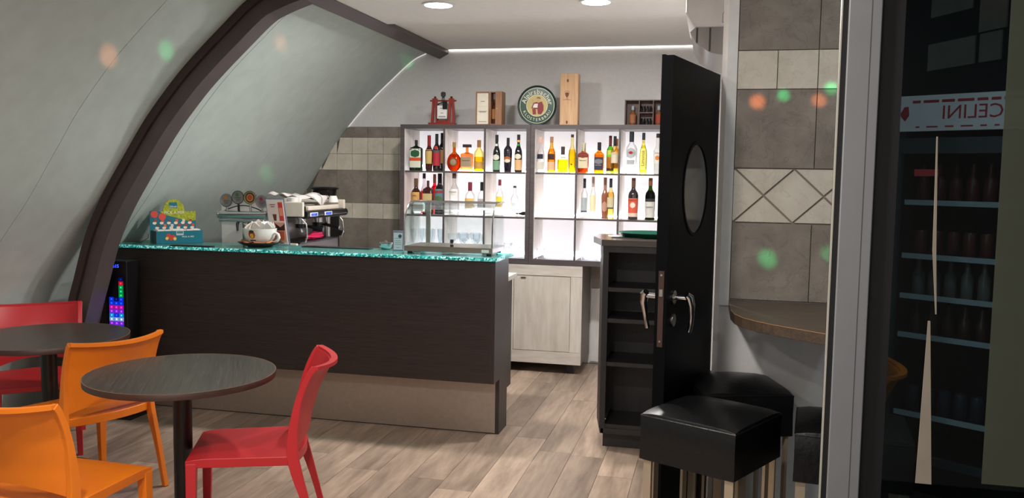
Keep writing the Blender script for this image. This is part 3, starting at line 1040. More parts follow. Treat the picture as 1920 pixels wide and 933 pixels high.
uw = obj('worktop', prism([(-0.645, -0.015), (-0.12, -0.015), (-0.12, 0.50), (-0.728, 0.50), (-0.728, 0.245)], 0, 0.036), plain('dark_worktop', (70, 62, 58), 0.2), loc=(0, 5.10, 1.223), bevel=0.0015)
tag(uw, 'glossy dark worktop with a cut corner on the dark open shelf unit', 'worktop')
ty = thing('serving_tray', 'round dark green serving tray on the dark worktop', 'tray', (-0.40, 5.42, 1.2592))
green_d = plain('dark_green_enamel', (10, 70, 54), 0.3)
obj('tray_dish', lathe([(0, 0.150), (0.004, 0.158), (0.028, 0.185), (0.030, 0.188), (0.030, 0.183), (0.006, 0.152), (0.005, 0.001)], 40), green_d, ty, smooth=True)
tag(obj('paper_note', BX(-0.07, 0.03, -0.05, 0.05, 0, 0.002), paper, loc=(-0.575, 5.42, 1.2592), rotz=0.2), 'small white paper note lying left of the green tray', 'paper')
tag(obj('folder', BX(-0.09, 0.10, -0.04, 0.03, 0, 0.004), black_pl, loc=(-0.52, 5.30, 1.2592), rotz=0.05), 'thin black folder lying in front of the white paper note', 'folder')
# ------------------------------------------------------------------ bottles on the lit shelves
PROF = {
    'round': [(0, .90), (.015, 1), (.58, 1), (.65, .86), (.72, .46), (.77, .36), (1, .33)],
    'slim': [(0, .92), (.015, 1), (.48, 1), (.58, .88), (.68, .52), (.76, .38), (1, .35)],
    'cone': [(0, .80), (.015, .84), (.50, 1), (.57, .98), (.66, .55), (.72, .40), (1, .36)],
    'flask': [(0, .96), (.015, 1), (.70, 1), (.755, .88), (.79, .5), (.82, .22), (1, .19)],
    'disc': [(0, .42), (.03, .60), (.12, .86), (.24, .99), (.33, 1.0), (.44, .92), (.55, .68), (.62, .38), (.67, .22), (1, .19)],
    'decanter': [(0, .97), (.015, 1), (.62, 1), (.66, .95), (.685, .5), (.72, .22), (.9, .2), (1, .2)],
    'short': [(0, .96), (.015, 1), (.48, 1), (.56, .9), (.62, .4), (.68, .33), (1, .31)],
    'bulge': [(0, .80), (.015, .85), (.35, .93), (.55, 1), (.66, .97), (.72, .7), (.78, .32), (1, .27)],
    'square': [(0, .97), (.015, 1), (.60, 1), (.65, .92), (.69, .5), (.74, .37), (1, .34)],
}
SEC = {'flask': (4.5, .6), 'disc': (2.0, .5), 'decanter': (7, .72), 'square': (5, .9), 'short': (4, .8), 'bulge': (2.0, 1.0)}

def prof_r(P, f):
    for (za, ra), (zb, rb) in zip(P, P[1:]):
        if za <= f <= zb:
            return ra + (rb - ra) * (f - za) / max(zb - za, 1e-6)
    return P[-1][1]

def patch(P, h, r, n, dy, z0, z1, half, off=0.0011, oval=False):
    """label sheet that follows the front of the bottle; half = half angle"""
    bm = bmesh.new()
    rows = []
    N, Mz = 12, 7
    for j in range(Mz + 1):
        v = j / Mz
        f = z0 + (z1 - z0) * v
        rr = prof_r(P, f) * r
        ha = half * (math.sqrt(max(0.0, 1 - (2 * v - 1) ** 2)) if oval else 1.0) + 1e-3
        row = []
        for i in range(N + 1):
            t = -PI / 2 + ha * (2 * i / N - 1)
            c, s = math.cos(t), math.sin(t)
            x = math.copysign(abs(c) ** (2 / n), c) * rr
            y = math.copysign(abs(s) ** (2 / n), s) * rr * dy
            L_ = math.hypot(x, y)
            k_ = (L_ + off) / L_
            row.append(bm.verts.new((x * k_, y * k_, f * h)))
        rows.append(row)
    for a, b in zip(rows, rows[1:]):
        for i in range(N):
            bm.faces.new((a[i], a[i + 1], b[i + 1], b[i]))
    return bm

GL = {}
def bglass(c, opaque=False):
    key = (c, opaque)
    if key not in GL:
        nm = 'bottle_tone_%d' % len(GL)
        GL[key] = plain(nm, c, 0.08, 0, 0.02, coat=0.5) if opaque else tint(nm, tuple(255 * (v_ / 255) ** 0.6 for v_ in c), 0.5)
    return GL[key]
IK = {}
def ink(c):
    if c not in IK:
        IK[c] = plain('label_ink_%d' % len(IK), c, 0.7, 0, 0.05, 120)
    return IK[c]

def bottle(x, y, z, h, r, shape, col, opaque, cap, capf, labels, label, text=None, fill=None):
    """cap: colour or None; capf: fraction of the height covered by the cap; labels: (z0, z1, colour, half angle, oval)"""
    P = PROF[shape]
    n, dy = SEC.get(shape, (2.0, 1.0))
    t = thing('liquor_bottle', label, 'bottle', (x, y, z + 0.0006), 0, 'liquor bottles on the backlit shelves')
    obj('body', lathe([(f * h, q * r) for f, q in P], 20, None, 0, 0, n, dy), bglass(col, opaque), t, smooth=True)
    if fill:
        f0, fc = fill
        PP = [(f, q) for f, q in P if f < f0] + [(f0, prof_r(P, f0))]
        obj('liquid', lathe([(f * h + 0.002, q * r * 0.955) for f, q in PP], 20, None, 0, 0, n, dy), bglass(fc), t, smooth=True)
    if cap:
        if shape == 'decanter':
            cb = BX(-0.033, 0.033, -0.022, 0.022, 0.90 * h, h + 0.002)
        else:
            rr = prof_r(P, 1 - capf / 2) * r * 1.10 + 0.0006
            cb = lathe([((1 - capf) * h, rr), (h - 0.001, rr), (h + 0.002, rr * 0.9)], 16, None, 0, 0, 2.0, 1.0)
        obj('cap', cb, ink(cap), t, smooth=shape != 'decanter')
    for k_, (z0, z1, c, ha, ov) in enumerate(labels):
        lo = obj('label', patch(P, h, r, n, dy, z0, z1, ha, 0.0010 + 0.0007 * k_, ov), ink(c), t, smooth=True)
        if text and text[3] == k_:
            s_, size, tc, _, zf, rot = text
            rr = prof_r(P, zf) * r * dy
            M_ = T(0, -rr - 0.0036, zf * h) @ Matrix.Rotation(-PI / 2 * rot, 4, 'Y')
            obj('lettering', text_bm(s_, size, 0.0003, M_), ink(tc), lo)
    return t

K = (16, 16, 18)
B1, B2 = 1.6535, 1.2855
W = 'in the lit shelf'
# top row, left unit
bottle(-2.487, 7.05, B1, .254, .056, 'flask', (16, 34, 22), True, (24, 30, 26), .12, [(.10, .72, (214, 216, 196), .80, False), (.32, .43, (206, 74, 30), .80, False), (.44, .68, (30, 84, 50), .40, True)], 'flat dark green bottle with white label, green round emblem and orange band')
bottle(-2.373, 7.05, B1, .295, .034, 'cone', (60, 16, 18), True, (140, 24, 30), .30, [(.20, .60, (196, 164, 96), 1.1, False)], 'dark bottle with red neck and gold paper label on the top left shelf')
bottle(-2.309, 7.06, B1, .308, .033, 'round', (26, 16, 20), True, K, .30, [(.14, .50, (176, 40, 54), 1.2, False), (.50, .56, (90, 86, 90), 1.2, False), (.58, .68, (170, 50, 44), .6, True)], 'black bottle with crimson label and red seal on the top left shelf')
bottle(-2.306, 7.20, B1, .322, .033, 'round', (22, 16, 16), True, K, .30, [(.20, .56, (190, 130, 62), 1.2, False)], 'black bottle with tan label half hidden behind the first divider, top row')
bottle(-2.152, 7.05, B1, .240, .063, 'disc', (206, 112, 40), False, (150, 120, 74), .17, [(.16, .46, (92, 78, 60), .50, True), (.20, .42, (150, 132, 100), .40, True)], 'round flat amber brandy bottle with a dark round seal', fill=(.58, (226, 140, 60)))
bottle(-2.040, 7.05, B1, .221, .051, 'decanter', (232, 140, 78), False, (24, 24, 26), .1, [(.17, .53, (158, 140, 112), .72, False)], 'square orange bottle with wide black square cap', ('DISARONNO', .0115, (70, 58, 44), 0, .40, 0))
bottle(-1.937, 7.05, B1, .257, .041, 'round', (250, 232, 150), False, (150, 104, 52), .22, [(.08, .32, (196, 150, 70), 1.2, False)], 'yellow bottle with a brown capsule and tan lower label', fill=(.46, (244, 206, 20)))
bottle(-1.787, 7.06, B1, .302, .032, 'slim', (20, 24, 24), True, (24, 26, 26), .18, [(.05, .30, (120, 160, 128), 1.2, False), (.31, .47, (214, 214, 196), .9, True), (.70, .76, (220, 220, 214), .7, False)], 'black bottle with pale green label and round eagle crest, left of three')
bottle(-1.691, 7.06, B1, .278, .036, 'bulge', (28, 22, 36), True, (28, 28, 32), .26, [(.30, .46, (170, 96, 44), 1.0, True), (.27, .38, (226, 216, 196), .8, True)], 'black cream liqueur bottle with orange arched label between two eagle crest bottles')
bottle(-1.602, 7.06, B1, .305, .032, 'slim', (20, 24, 24), True, (24, 26, 26), .18, [(.05, .33, (222, 176, 124), 1.2, False), (.34, .49, (222, 214, 190), .9, True), (.70, .76, (40, 140, 60), .7, False), (.80, .86, (226, 170, 110), 1.2, False)], 'black bottle with peach label, rightmost in the top row of the left unit')
# top row, right unit
bottle(-1.415, 7.06, B1, .286, .034, 'slim', (240, 242, 244), False, (214, 178, 160), .16, [(.08, .30, (206, 202, 190), 1.0, False), (.38, .52, (24, 28, 44), .75, False)], 'clear bottle with black square label and cork stopper')
bottle(-1.336, 7.12, B1, .292, .034, 'slim', (246, 190, 90), False, (170, 122, 92), .16, [(.08, .30, (222, 180, 142), 1.0, False), (.36, .52, (60, 32, 26), .85, False)], 'amber bottle with dark square label and paper tag at its neck', fill=(.66, (246, 200, 110)))
bottle(-1.248, 7.16, B1, .213, .044, 'short', (246, 246, 236), False, (70, 58, 56), .30, [(.84, .98, (190, 188, 190), .6, False)], 'short square clear bottle with bright yellow liquid', fill=(.50, (240, 228, 20)))
bottle(-1.158, 7.08, B1, .309, .030, 'slim', (250, 236, 170), False, (56, 44, 40), .07, [(.20, .24, (60, 44, 30), .25, True)], 'tall slim bottle with yellow liquid and a dark tag at its neck', fill=(.60, (246, 208, 40)))
bottle(-1.059, 7.05, B1, .241, .042, 'square', (206, 128, 84), False, (190, 186, 158), .27, [(.16, .52, (210, 198, 164), .95, False), (.50, .68, (120, 40, 30), .80, True)], "brown whisky bottle with cream label and pale capsule", ("Ballantine's", .012, (90, 70, 50), 0, .42, 0), fill=(.60, (222, 140, 84)))
bottle(-0.932, 7.05, B1, .246, .038, 'square', (240, 160, 40), False, K, .26, [(.10, .52, (46, 46, 60), .92, False), (.30, .46, (120, 120, 128), .6, True)], 'square whiskey bottle with black label and black cap', ("JACK DANIEL'S", .0075, (214, 214, 214), 0, .26, 0), fill=(.60, (244, 190, 90)))
bottle(-0.857, 7.16, B1, .304, .031, 'round', (120, 206, 60), False, (110, 46, 46), .27, [(.12, .44, (196, 130, 44), 1.0, False), (.06, .14, (90, 50, 24), 1.0, False), (.50, .62, (206, 212, 80), 1.0, False)], 'bright green bottle with yellow label and maroon capsule')
bottle(-0.808, 7.06, B1, .296, .031, 'round', (250, 226, 150), False, (28, 30, 38), .26, [(.28, .56, (218, 206, 180), 1.0, False), (.50, .58, (206, 190, 156), .8, True)], 'pale gold bottle with cream label in front of the bright green bottle')
bottle(-0.806, 7.18, B1, .280, .028, 'round', (236, 180, 90), False, (150, 100, 50), .2, [(.15, .50, (190, 140, 80), 1.0, False)], 'amber bottle half hidden behind the second divider of the right unit')
bottle(-0.675, 7.06, B1, .332, .047, 'round', (246, 248, 250), False, (30, 36, 44), .24, [(.36, .62, (178, 182, 184), .85, True), (.22, .33, (176, 178, 180), .65, False), (.46, .54, (190, 40, 50), .30, True)], 'large clear vermouth bottle with silver oval label and a red centre', ('MARTINI', .012, (30, 32, 40), 0, .50, 0))
bottle(-0.580, 7.06, B1, .324, .030, 'slim', (250, 246, 150), False, (30, 36, 46), .17, [(.74, .82, (220, 180, 100), .8, True), (.10, .62, (248, 238, 120), .8, False)], 'slender pale yellow lemon liqueur bottle with vertical lettering', ('Limonc\u00e8', .036, (110, 90, 20), 1, .38, 1), fill=(.70, (246, 238, 96)))
bottle(-0.467, 7.06, B1, .318, .034, 'cone', (216, 216, 214), True, (40, 34, 34), .10, [(.26, .60, (224, 220, 214), 1.0, False), (.34, .46, (220, 130, 60), .5, True)], 'white bottle with orange sun motif at the far right, top row', ('MALIBU', .013, (60, 56, 60), 0, .52, 0))
# middle row, left unit
bottle(-2.487, 7.05, B2, .300, .043, 'round', (50, 18, 12), True, (90, 64, 40), .22, [(.26, .62, (206, 156, 92), 1.05, False)], 'dark amaro bottle with tan label at the left end of the middle shelf', ('AMEL', .016, (90, 50, 24), 0, .52, 0))
bottle(-2.470, 7.21, B2, .345, .032, 'slim', (236, 226, 230), False, (20, 22, 28), .13, [], 'clear bottle half full of red liquid behind the amaro bottle', fill=(.56, (226, 30, 40)))
bottle(-2.380, 7.05, B2, .283, .046, 'flask', (60, 14, 18), True, (66, 34, 28), .24, [(.14, .62, (196, 176, 120), .85, False), (.16, .42, (92, 160, 196), .80, True)], 'flat dark red bottle with a blue and gold landscape label')
bottle(-2.388, 7.25, B2, .338, .034, 'round', (240, 60, 90), False, (150, 96, 70), .22, [(.1, .4, (230, 90, 110), .9, False)], 'pinkish red bottle with a cork coloured capsule behind the flat bottle', fill=(.7, (232, 20, 60)))
bottle(-2.305, 7.14, B2, .345, .046, 'round', (22, 16, 20), True, (40, 24, 28), .24, [(.24, .62, (110, 152, 164), 1.1, False), (.52, .58, (180, 70, 60), 1.1, False), (.28, .46, (96, 130, 80), .7, True)], 'large black bottle with grey blue landscape label beside the first divider')
bottle(-2.149, 7.05, B2, .349, .044, 'round', (240, 240, 240), False, (70, 44, 40), .12, [(.48, .62, (234, 230, 226), 1.0, False)], 'large clear sambuca bottle with black capital letters', ('MOLINARI', .0135, (34, 30, 34), 0, .555, 0))
bottle(-2.013, 7.06, B2, .276, .044, 'round', (250, 250, 250), False, (120, 24, 48), .26, [(.22, .52, (236, 196, 110), 1.0, False)], 'clear grappa bottle with red capsule and yellow label', ('JULIA', .020, (90, 60, 30), 0, .38, 0))
bottle(-1.937, 7.16, B2, .278, .038, 'round', (250, 250, 250), False, (30, 30, 40), .26, [(.22, .50, (196, 190, 194), 1.0, False)], 'clear grappa bottle with black capsule and grey label', ('JULIA', .018, (70, 56, 60), 0, .37, 0))
bottle(-1.757, 7.06, B2, .302, .032, 'round', (250, 250, 250), False, (120, 30, 50), .16, [(.26, .54, (246, 220, 70), .9, False)], 'clear bottle with dark red capsule and bright yellow label')
bottle(-1.628, 7.06, B2, .252, .034, 'round', (250, 250, 250), False, (40, 40, 44), .06, [(.34, .46, (214, 228, 228), .6, False)], 'small clear bottle with a thin black cap and faint label')
# middle row, right unit
bottle(-1.052, 7.10, B2, .322, .028, 'round', (244, 246, 248), False, (24, 28, 40), .24, [(.16, .52, (170, 180, 182), .95, False), (.15, .19, (60, 70, 80), .95, False)], 'clear bottle with silver label and black capsule, left of four')
bottle(-0.984, 7.12, B2, .337, .027, 'slim', (246, 246, 244), False, (190, 160, 140), .24, [(.16, .56, (236, 224, 180), .9, False)], 'clear slim bottle with cream label and beige capsule')
bottle(-0.888, 7.14, B2, .333, .030, 'cone', (150, 90, 70), True, (170, 120, 100), .38, [(.16, .42, (196, 150, 130), .8, True)], 'rose brown sparkling wine bottle with copper foil')
bottle(-0.835, 7.08, B2, .325, .030, 'round', (244, 224, 170), False, (24, 28, 36), .22, [(.28, .54, (206, 194, 156), .95, False), (.25, .29, (90, 80, 60), .95, False)], 'pale gold bottle with black capsule beside the copper foil bottle', fill=(.66, (240, 214, 150)))
bottle(-0.652, 7.08, B2, .332, .041, 'round', (34, 22, 26), True, (96, 66, 44), .22, [(.07, .52, (214, 92, 66), 1.15, False), (.07, .16, (226, 200, 180), 1.15, False), (.28, .42, (230, 214, 196), .5, True)], 'dark marsala bottle with red label on the middle shelf', ('CAROLE', .017, (110, 24, 24), 0, .47, 0))
bottle(-0.517, 7.08, B2, .334, .040, 'round', (52, 92, 26), False, (120, 72, 44), .18, [(.06, .50, (206, 206, 198), 1.15, False), (.44, .51, (40, 40, 44), 1.15, False)], 'green wine bottle with white label on the middle shelf', ('BARBERA', .014, (40, 40, 40), 0, .31, 0), fill=(.70, (30, 50, 12)))

# ------------------------------------------------------------------ glasses on the bottom row
glass_m = tint('drinking_glass', (249, 251, 252), 0.22, 0.03)
GZ = 0.9436
def glassware(name, prof, x, y, label, group):
    o = obj(name, lathe(prof, 16), glass_m, smooth=True, loc=(x, y, GZ))
    tag(o, label, 'glass', group)
flute = [(0, .030), (.003, .030), (.006, .004), (.07, .004), (.09, .012), (.15, .024), (.215, .026), (.2155, .024), (.15, .022), (.093, .001)]
goblet = [(0, .034), (.003, .034), (.006, .005), (.08, .005), (.10, .03), (.14, .046), (.185, .048), (.186, .046), (.14, .044), (.103, .001)]
tumbler = [(0, .026), (.05, .034), (.085, .036), (.0855, .034), (.05, .032), (.006, .001)]
nth = ('first', 'second', 'third', 'fourth', 'fifth', 'sixth', 'seventh')
for i, x in enumerate((-2.515, -2.475, -2.43, -2.39, -2.345, -2.305, -2.272)):
    glassware('flute_glass', flute, x, 7.07 + 0.09 * (i % 2), 'clear flute glass, %s from the left of the row under the amaro bottles' % nth[i], 'flutes on the bottom shelf')
for i, x in enumerate((-2.163, -2.115, -2.065, -2.005, -1.945)):
    glassware('goblet_glass', goblet, x, 7.08 + 0.13 * (i % 2), 'clear wide goblet, %s from the left behind the glass display case' % nth[i], 'goblets on the bottom shelf')
for i, (x, y) in enumerate(((-1.71, 7.10), (-1.63, 7.06), (-1.57, 7.16))):
    glassware('tumbler_glass', tumbler, x, y, 'clear tumbler, %s from the left beside the display case' % nth[i], 'tumblers on the bottom shelf')
for i, (x, y) in enumerate(((-1.40, 7.05), (-1.36, 7.15), (-1.03, 7.06), (-0.96, 7.08))):
    glassware('tumbler_glass', tumbler, x, y, 'clear tumbler, %s from the left on the bottom shelf of the right unit' % nth[i], 'tumblers on the bottom shelf')
lb_ = obj('bottle_pourer', tube([(-0.06, 0, 0), (-0.02, 0, 0), (0.0, 0, 0.002), (0.065, 0, 0.008)], 0.012, 12, None, rad=[.007, .010, .016, .016]), black_pl, smooth=True, loc=(-1.60, 7.25, 1.302))
tag(lb_, 'black bar pourer lying on the middle shelf at the right of the left unit', 'pourer')

# ------------------------------------------------------------------ things on top of the shelves
TZ = 2.0395
cr = thing('bottle_cradle', 'red wooden cradle holding a clear bottle on top of the shelf', 'cradle', (-2.268, 7.10, TZ))
obj('base', BX(-0.115, 0.105, -0.05, 0.05, 0, 0.018), mahog, cr)
for s in (-1, 1):
    bm = bmesh.new()
    for a, b in ((0.052, 0.062), (0.096, 0.083)):
        bm = ribbon([(s * a, 0, 0.018), (s * b, 0, 0.215)], [(0.009, 0.016)] * 2, bm, [((1, 0, 0), (0, 1, 0))] * 2)
    ribbon([(s * 0.074, 0, 0.190), (s * 0.073, 0, 0.222)], [(0.020, 0.017)] * 2, bm, [((1, 0, 0), (0, 1, 0))] * 2)
    obj('post', bm, mahog, cr)
    obj('knob', lathe([(0.222, .008), (.228, .012), (.238, .008), (.241, .002)], 14, None, s * 0.072, 0), darkbox, cr, smooth=True)
obj('cross_bar', cyl((-0.115, 0, 0.203), (0.115, 0, 0.203), 0.007, 12), mahog, cr, smooth=True)
obj('low_bar', BX(-0.055, 0.055, -0.012, 0.012, 0.022, 0.040), mahog, cr)
gb = thing('liquor_bottle', 'clear square bottle with a white label hanging in the red cradle', 'bottle', (-2.268, 7.10, TZ + 0.041))
obj('body', lathe([(0, .046), (.006, .05), (.125, .05), (.14, .04), (.150, .016), (.185, .013)], 20, None, 0, 0, 5, .55), tint('cradle_bottle_glass', (214, 218, 216)), gb, smooth=True)
obj('stopper', lathe([(.185, .012), (.195, .012), (.20, .02), (.225, .021), (.235, .014)], 16), tint('stopper_glass', (160, 166, 160)), gb, smooth=True)
lab = obj('label', BX(-0.042, 0.042, -0.0315, -0.0300, 0.012, 0.120), paper, gb)
bm = bmesh.new()
for z, a in ((0.095, .02), (0.055, .012), (0.028, .03), (0.022, .034)):
    box(bm, -a, a, -0.0320, -0.0315, z, z + 0.004)
obj('print', bm, ink((70, 70, 76)), lab)
obj('neck_tag', BX(0.006, 0.046, -0.038, -0.034, 0.088, 0.152), black_pl, gb)

wbx = thing('bottle_box', 'open brown wooden gift box with a white lined door standing on the shelf', 'box', (-1.84, 7.10, TZ))
obj('door', BX(-0.118, -0.004, -0.09, -0.078, 0, 0.268), brownwood, wbx)
lin_ = obj('lining', BX(-0.106, -0.012, -0.0915, -0.0900, 0.004, 0.255), plain('cream_card', (222, 214, 196), 0.7), wbx)
bm = bmesh.new()
for z, a in ((0.185, .018), (0.105, .036), (0.098, .026), (0.02, .034), (0.147, .042)):
    box(bm, -0.059 - a, -0.059 + a, -0.0920, -0.0915, z, z + (0.001 if a > .04 else 0.006))
obj('print', bm, ink((150, 146, 140)), lin_)
cs = bmesh.new()
for b in ((0.0, 0.006, -0.078, 0.04, 0, 0.27), (0.048, 0.102, -0.09, 0.04, 0, 0.27), (0.006, 0.048, 0.03, 0.04, 0, 0.27), (0.006, 0.048, -0.07, 0.03, 0.262, 0.27), (0.006, 0.048, -0.07, 0.03, 0, 0.008)):
    box(cs, *b)
obj('case', cs, brownwood, wbx)
obj('clasp', cyl((0.062, -0.09, 0.130), (0.062, -0.095, 0.130), 0.007, 12), plain('brass', (220, 190, 120), 0.25, 1.0), wbx)
bb = thing('liquor_bottle', 'dark brandy bottle inside the open brown gift box', 'bottle', (-1.813, 7.065, TZ + 0.0085))
obj('body', lathe([(0, .019), (.005, .0205), (.13, .0205), (.16, .010), (.24, .009)], 18), bglass((70, 34, 24), True), bb, smooth=True)
obj('label', patch([(0, .95), (.6, 1), (1, 1)], .20, .0205, 2, 1, .2, .6, 1.2), ink((170, 112, 64)), bb, smooth=True)
obj('cap', lathe([(.20, .011), (.247, .011)], 14), ink((120, 120, 130)), bb, smooth=True)

# round sign with ring lettering, leaning on the wall
sgn = thing('round_sign', 'round dark green brewery sign with a monk and cream ring lettering', 'sign', (-1.470, 7.15, TZ + 0.164))
ggr = plain('sign_green', (18, 70, 48), 0.3)
gdk = plain('sign_rim_green', (6, 42, 40), 0.25)
gcr = plain('sign_cream', (226, 222, 200), 0.45)
def disc_y(r, y0, y1, seg=56, cx=0, cz=0):
    return vprism(disc_pts(cx, cz, r, seg)[:-1], y0, y1)
obj('rim', lathe([(0, .150), (.004, .160), (.012, .1645), (.016, .160), (.014, .152), (.006, .148)], 64), gdk, sgn, smooth=True).rotation_euler = (PI / 2, 0, 0)
face = obj('face', disc_y(0.152, -0.008, 0.004), ggr, sgn)
obj('ring_line', holed(disc_pts(0, 0, .146, 56)[:-1], disc_pts(0, 0, .142, 56)[:-1], -0.0088, -0.0080), gcr, face)
obj('inner_ring', holed(disc_pts(0, 0, .090, 56)[:-1], disc_pts(0, 0, .086, 56)[:-1], -0.0088, -0.0080), gcr, face)
obj('inner_disc', disc_y(.086, -0.0088, -0.0080), plain('sign_gold', (196, 178, 112), 0.45), face)
def arc_text(s, size, R, a0, a1, inward, bold=0.0):
    bm = bmesh.new()
    ws = [{'l': .5, 'i': .5, 'r': .72, 'A': 1.35, 'I': .6}.get(c, 1.0) for c in s]
    tot = sum(ws)
    acc = 0
    for c, w_ in zip(s, ws):
        a = a0 + (a1 - a0) * (acc + w_ / 2) / tot
        acc += w_
        x, z = R * math.cos(a), R * math.sin(a)
        ang = (a - PI / 2) if not inward else (a + PI / 2)
        text_bm(c, size, 0.0004, T(x, -0.0086, z) @ Matrix.Rotation(-ang, 4, 'Y'), bm, bold=bold)
    return bm
obj('lettering', arc_text('Alpirsbacher', 0.054, 0.112, math.radians(172), math.radians(4), False, 0.0006), gcr, face)
obj('lettering', arc_text('KLOSTERBR\u00c4U', 0.034, 0.117, math.radians(200), math.radians(340), True), gcr, face)
rob = plain('robe_red', (140, 34, 46), 0.5)
bm = vprism([(-.048, -.022), (-.030, .022), (-.004, .030), (.012, .024), (.040, .034), (.056, .0), (.056, -.040), (.036, -.072), (.008, -.070), (.004, -.030), (-.014, -.026)], -0.0094, -0.0088)
vprism([(-.040, -.026), (-.010, -.026), (-.006, -.072), (-.034, -.074)], -0.0094, -0.0088, bm)
obj('monk_robe', bm, rob, face)
bm = disc_y(.017, -0.0098, -0.0088, 20, 0.012, .050)
vprism([(-.040, .02), (-.030, .02), (-.032, .056), (-.044, .058)], -0.0098, -0.0088, bm)
obj('monk_skin', bm, plain('skin_tone', (206, 160, 120), 0.6), face)
obj('monk_hair', vprism([(-.006, .058), (.0, .066), (.014, .069), (.028, .064), (.031, .050), (.026, .056), (.012, .060)], -0.0102, -0.0098), plain('grey_hair', (96, 84, 74), 0.7), face)
obj('monk_paper', vprism([(-.036, -.016), (-.024, .014), (.008, .016), (.004, -.018)], -0.0104, -0.0094), paper, face)

pb = thing('wine_box', 'tall pale pine wine box standing right of the round sign', 'box', (-1.203, 7.16, TZ))
obj('body', BX(-0.070, 0.078, -0.045, 0.055, 0, 0.420), pine, pb, bevel=0.002)
obj('lid', BX(-0.068, 0.046, -0.049, -0.045, 0.002, 0.418), pine, pb)
bm = vprism([(-.030, .262), (-.012, .268), (.006, .262), (.0, .240), (-.012, .222), (-.024, .240)], -0.0496, -0.049)
bm = vprism([(-.034, .270), (-.012, .277), (.010, .270), (.010, .273), (-.012, .280), (-.034, .273)], -0.0496, -0.049, bm)
box(bm, -0.042, 0.020, -0.0496, -0.049, 0.206, 0.209)
box(bm, -0.020, -0.004, -0.0496, -0.049, 0.213, 0.216)
obj('burnt_mark', bm, ink((120, 74, 48)), pb)
bm = lathe([(0, .004), (.0006, .0035)], 10)
kn = obj('knot', bm, ink((110, 66, 40)), pb, loc=(-0.008, -0.0491, 0.362))
kn.scale = (2.0, 3.4, 1)
kn.rotation_euler = (PI / 2, 0, 0)
kn = kn.copy(); C.objects.link(kn); kn.location = (-0.010, -0.0491, 0.026)

gx = thing('gift_crate', 'dark wooden compartment crate with small glasses beside the open door', 'crate', (-0.585, 7.16, TZ))
bm = bmesh.new()
for b in ((-0.158, 0.158, 0.03, 0.036, 0, 0.205), (-0.158, -0.148, -0.05, 0.03, 0, 0.205), (0.148, 0.158, -0.05, 0.03, 0, 0.205), (-0.148, 0.148, -0.05, 0.03, 0, 0.008), (-0.148, 0.148, -0.05, 0.03, 0.197, 0.205),
          (-0.046, -0.038, -0.05, 0.03, 0.008, 0.197), (0.066, 0.074, -0.05, 0.03, 0.008, 0.197), (-0.038, 0.066, -0.05, 0.03, 0.098, 0.106)):
    box(bm, *b)
obj('frame', bm, darkbox, gx)
for x in (-0.095, 0.112):
    vb = thing('liquor_bottle', 'small bottle with tan label in the %s compartment of the dark crate' % ('left' if x < 0 else 'right'), 'bottle', (-0.585 + x, 7.15, TZ + 0.0085))
    obj('body', lathe([(0, .026), (.004, .028), (.085, .028), (.105, .012), (.125, .011)], 16), bglass((120, 76, 48), True), vb, smooth=True)
    obj('label', patch([(0, .95), (.6, 1), (1, 1)], .13, .028, 2, 1, .1, .62, 1.1), ink((150, 96, 62) if x < 0 else (150, 62, 40)), vb, smooth=True)
    obj('cap', lathe([(.118, .012), (.150, .012), (.152, .009)], 14), ink((150, 168, 176)), vb, smooth=True)
for i, (x, z) in enumerate(((-0.012, .0085), (0.036, .0085), (-0.012, .1065), (0.036, .1065))):
    o = obj('shot_glass', lathe([(0, .014), (.05, .020), (.0505, .0185), (.006, .001)], 14), tint('shot_glass', (214, 222, 226), 1.0, 0.05), smooth=True, loc=(-0.585 + x, 7.14, TZ + z))
    tag(o, '%s shot glass in the %s middle compartment of the dark crate' % ('left' if x < 0 else 'right', 'lower' if z < .05 else 'upper'), 'glass', 'shot glasses in the dark crate')
# ------------------------------------------------------------------ things on the counter
CZ = 1.1262
# tea box display
TR_ = math.radians(50)
tb = thing('tea_display', 'teal tea display box with green headboard at the left end of the counter', 'tea box', (-3.572, 5.295, CZ), TR_)
bm = bmesh.new()
for b in ((-0.155, 0.155, 0.0, 0.004, 0, 0.086), (-0.155, -0.151, 0.004, 0.125, 0, 0.086), (0.151, 0.155, 0.004, 0.125, 0, 0.086), (-0.151, 0.151, 0.004, 0.125, 0, 0.004)):
    box(bm, *b)
tray = obj('tray', bm, teal, tb)
obj('side_print', BX(-0.1558, -0.155, 0.006, 0.121, 0.003, 0.083), plain('dark_leaf_print', (66, 84, 78), 0.6, 0, 0.4, 30), tray)
obj('lettering', text_bm('PICK A MIX', 0.016, 0.0003, T(0.055, -0.0006, 0.044)), ink((220, 224, 220)), tray)
lg = obj('logo', BX(-0.024, 0.024, -0.0009, 0.0, 0.056, 0.084), ink((206, 214, 214)), tray)
bm = BX(-0.021, 0.021, -0.0014, -0.0009, 0.062, 0.082)
obj('logo_field', bm, teal, tray)
obj('lettering', text_bm('Dilmah', 0.014, 0.0003, T(0, -0.0020, 0.067)), ink((220, 224, 220)), tray)
bm = bmesh.new()
for x, z, r in ((-.075, .052, .016), (-.045, .044, .016), (-.060, .034, .013)):
    vprism(disc_pts(x, z, r, 14)[:-1], -0.0012 - r * .02, 0.0, bm)
obj('fruit_print', bm, ink((196, 60, 44)), tray)
bm = bmesh.new()
for x, z in ((-.086, .036), (-.034, .032)):
    vprism(disc_pts(x, z, .011, 12)[:-1], -0.0020, 0.0, bm)
obj('fruit_print', bm, ink((226, 190, 90)), tray)
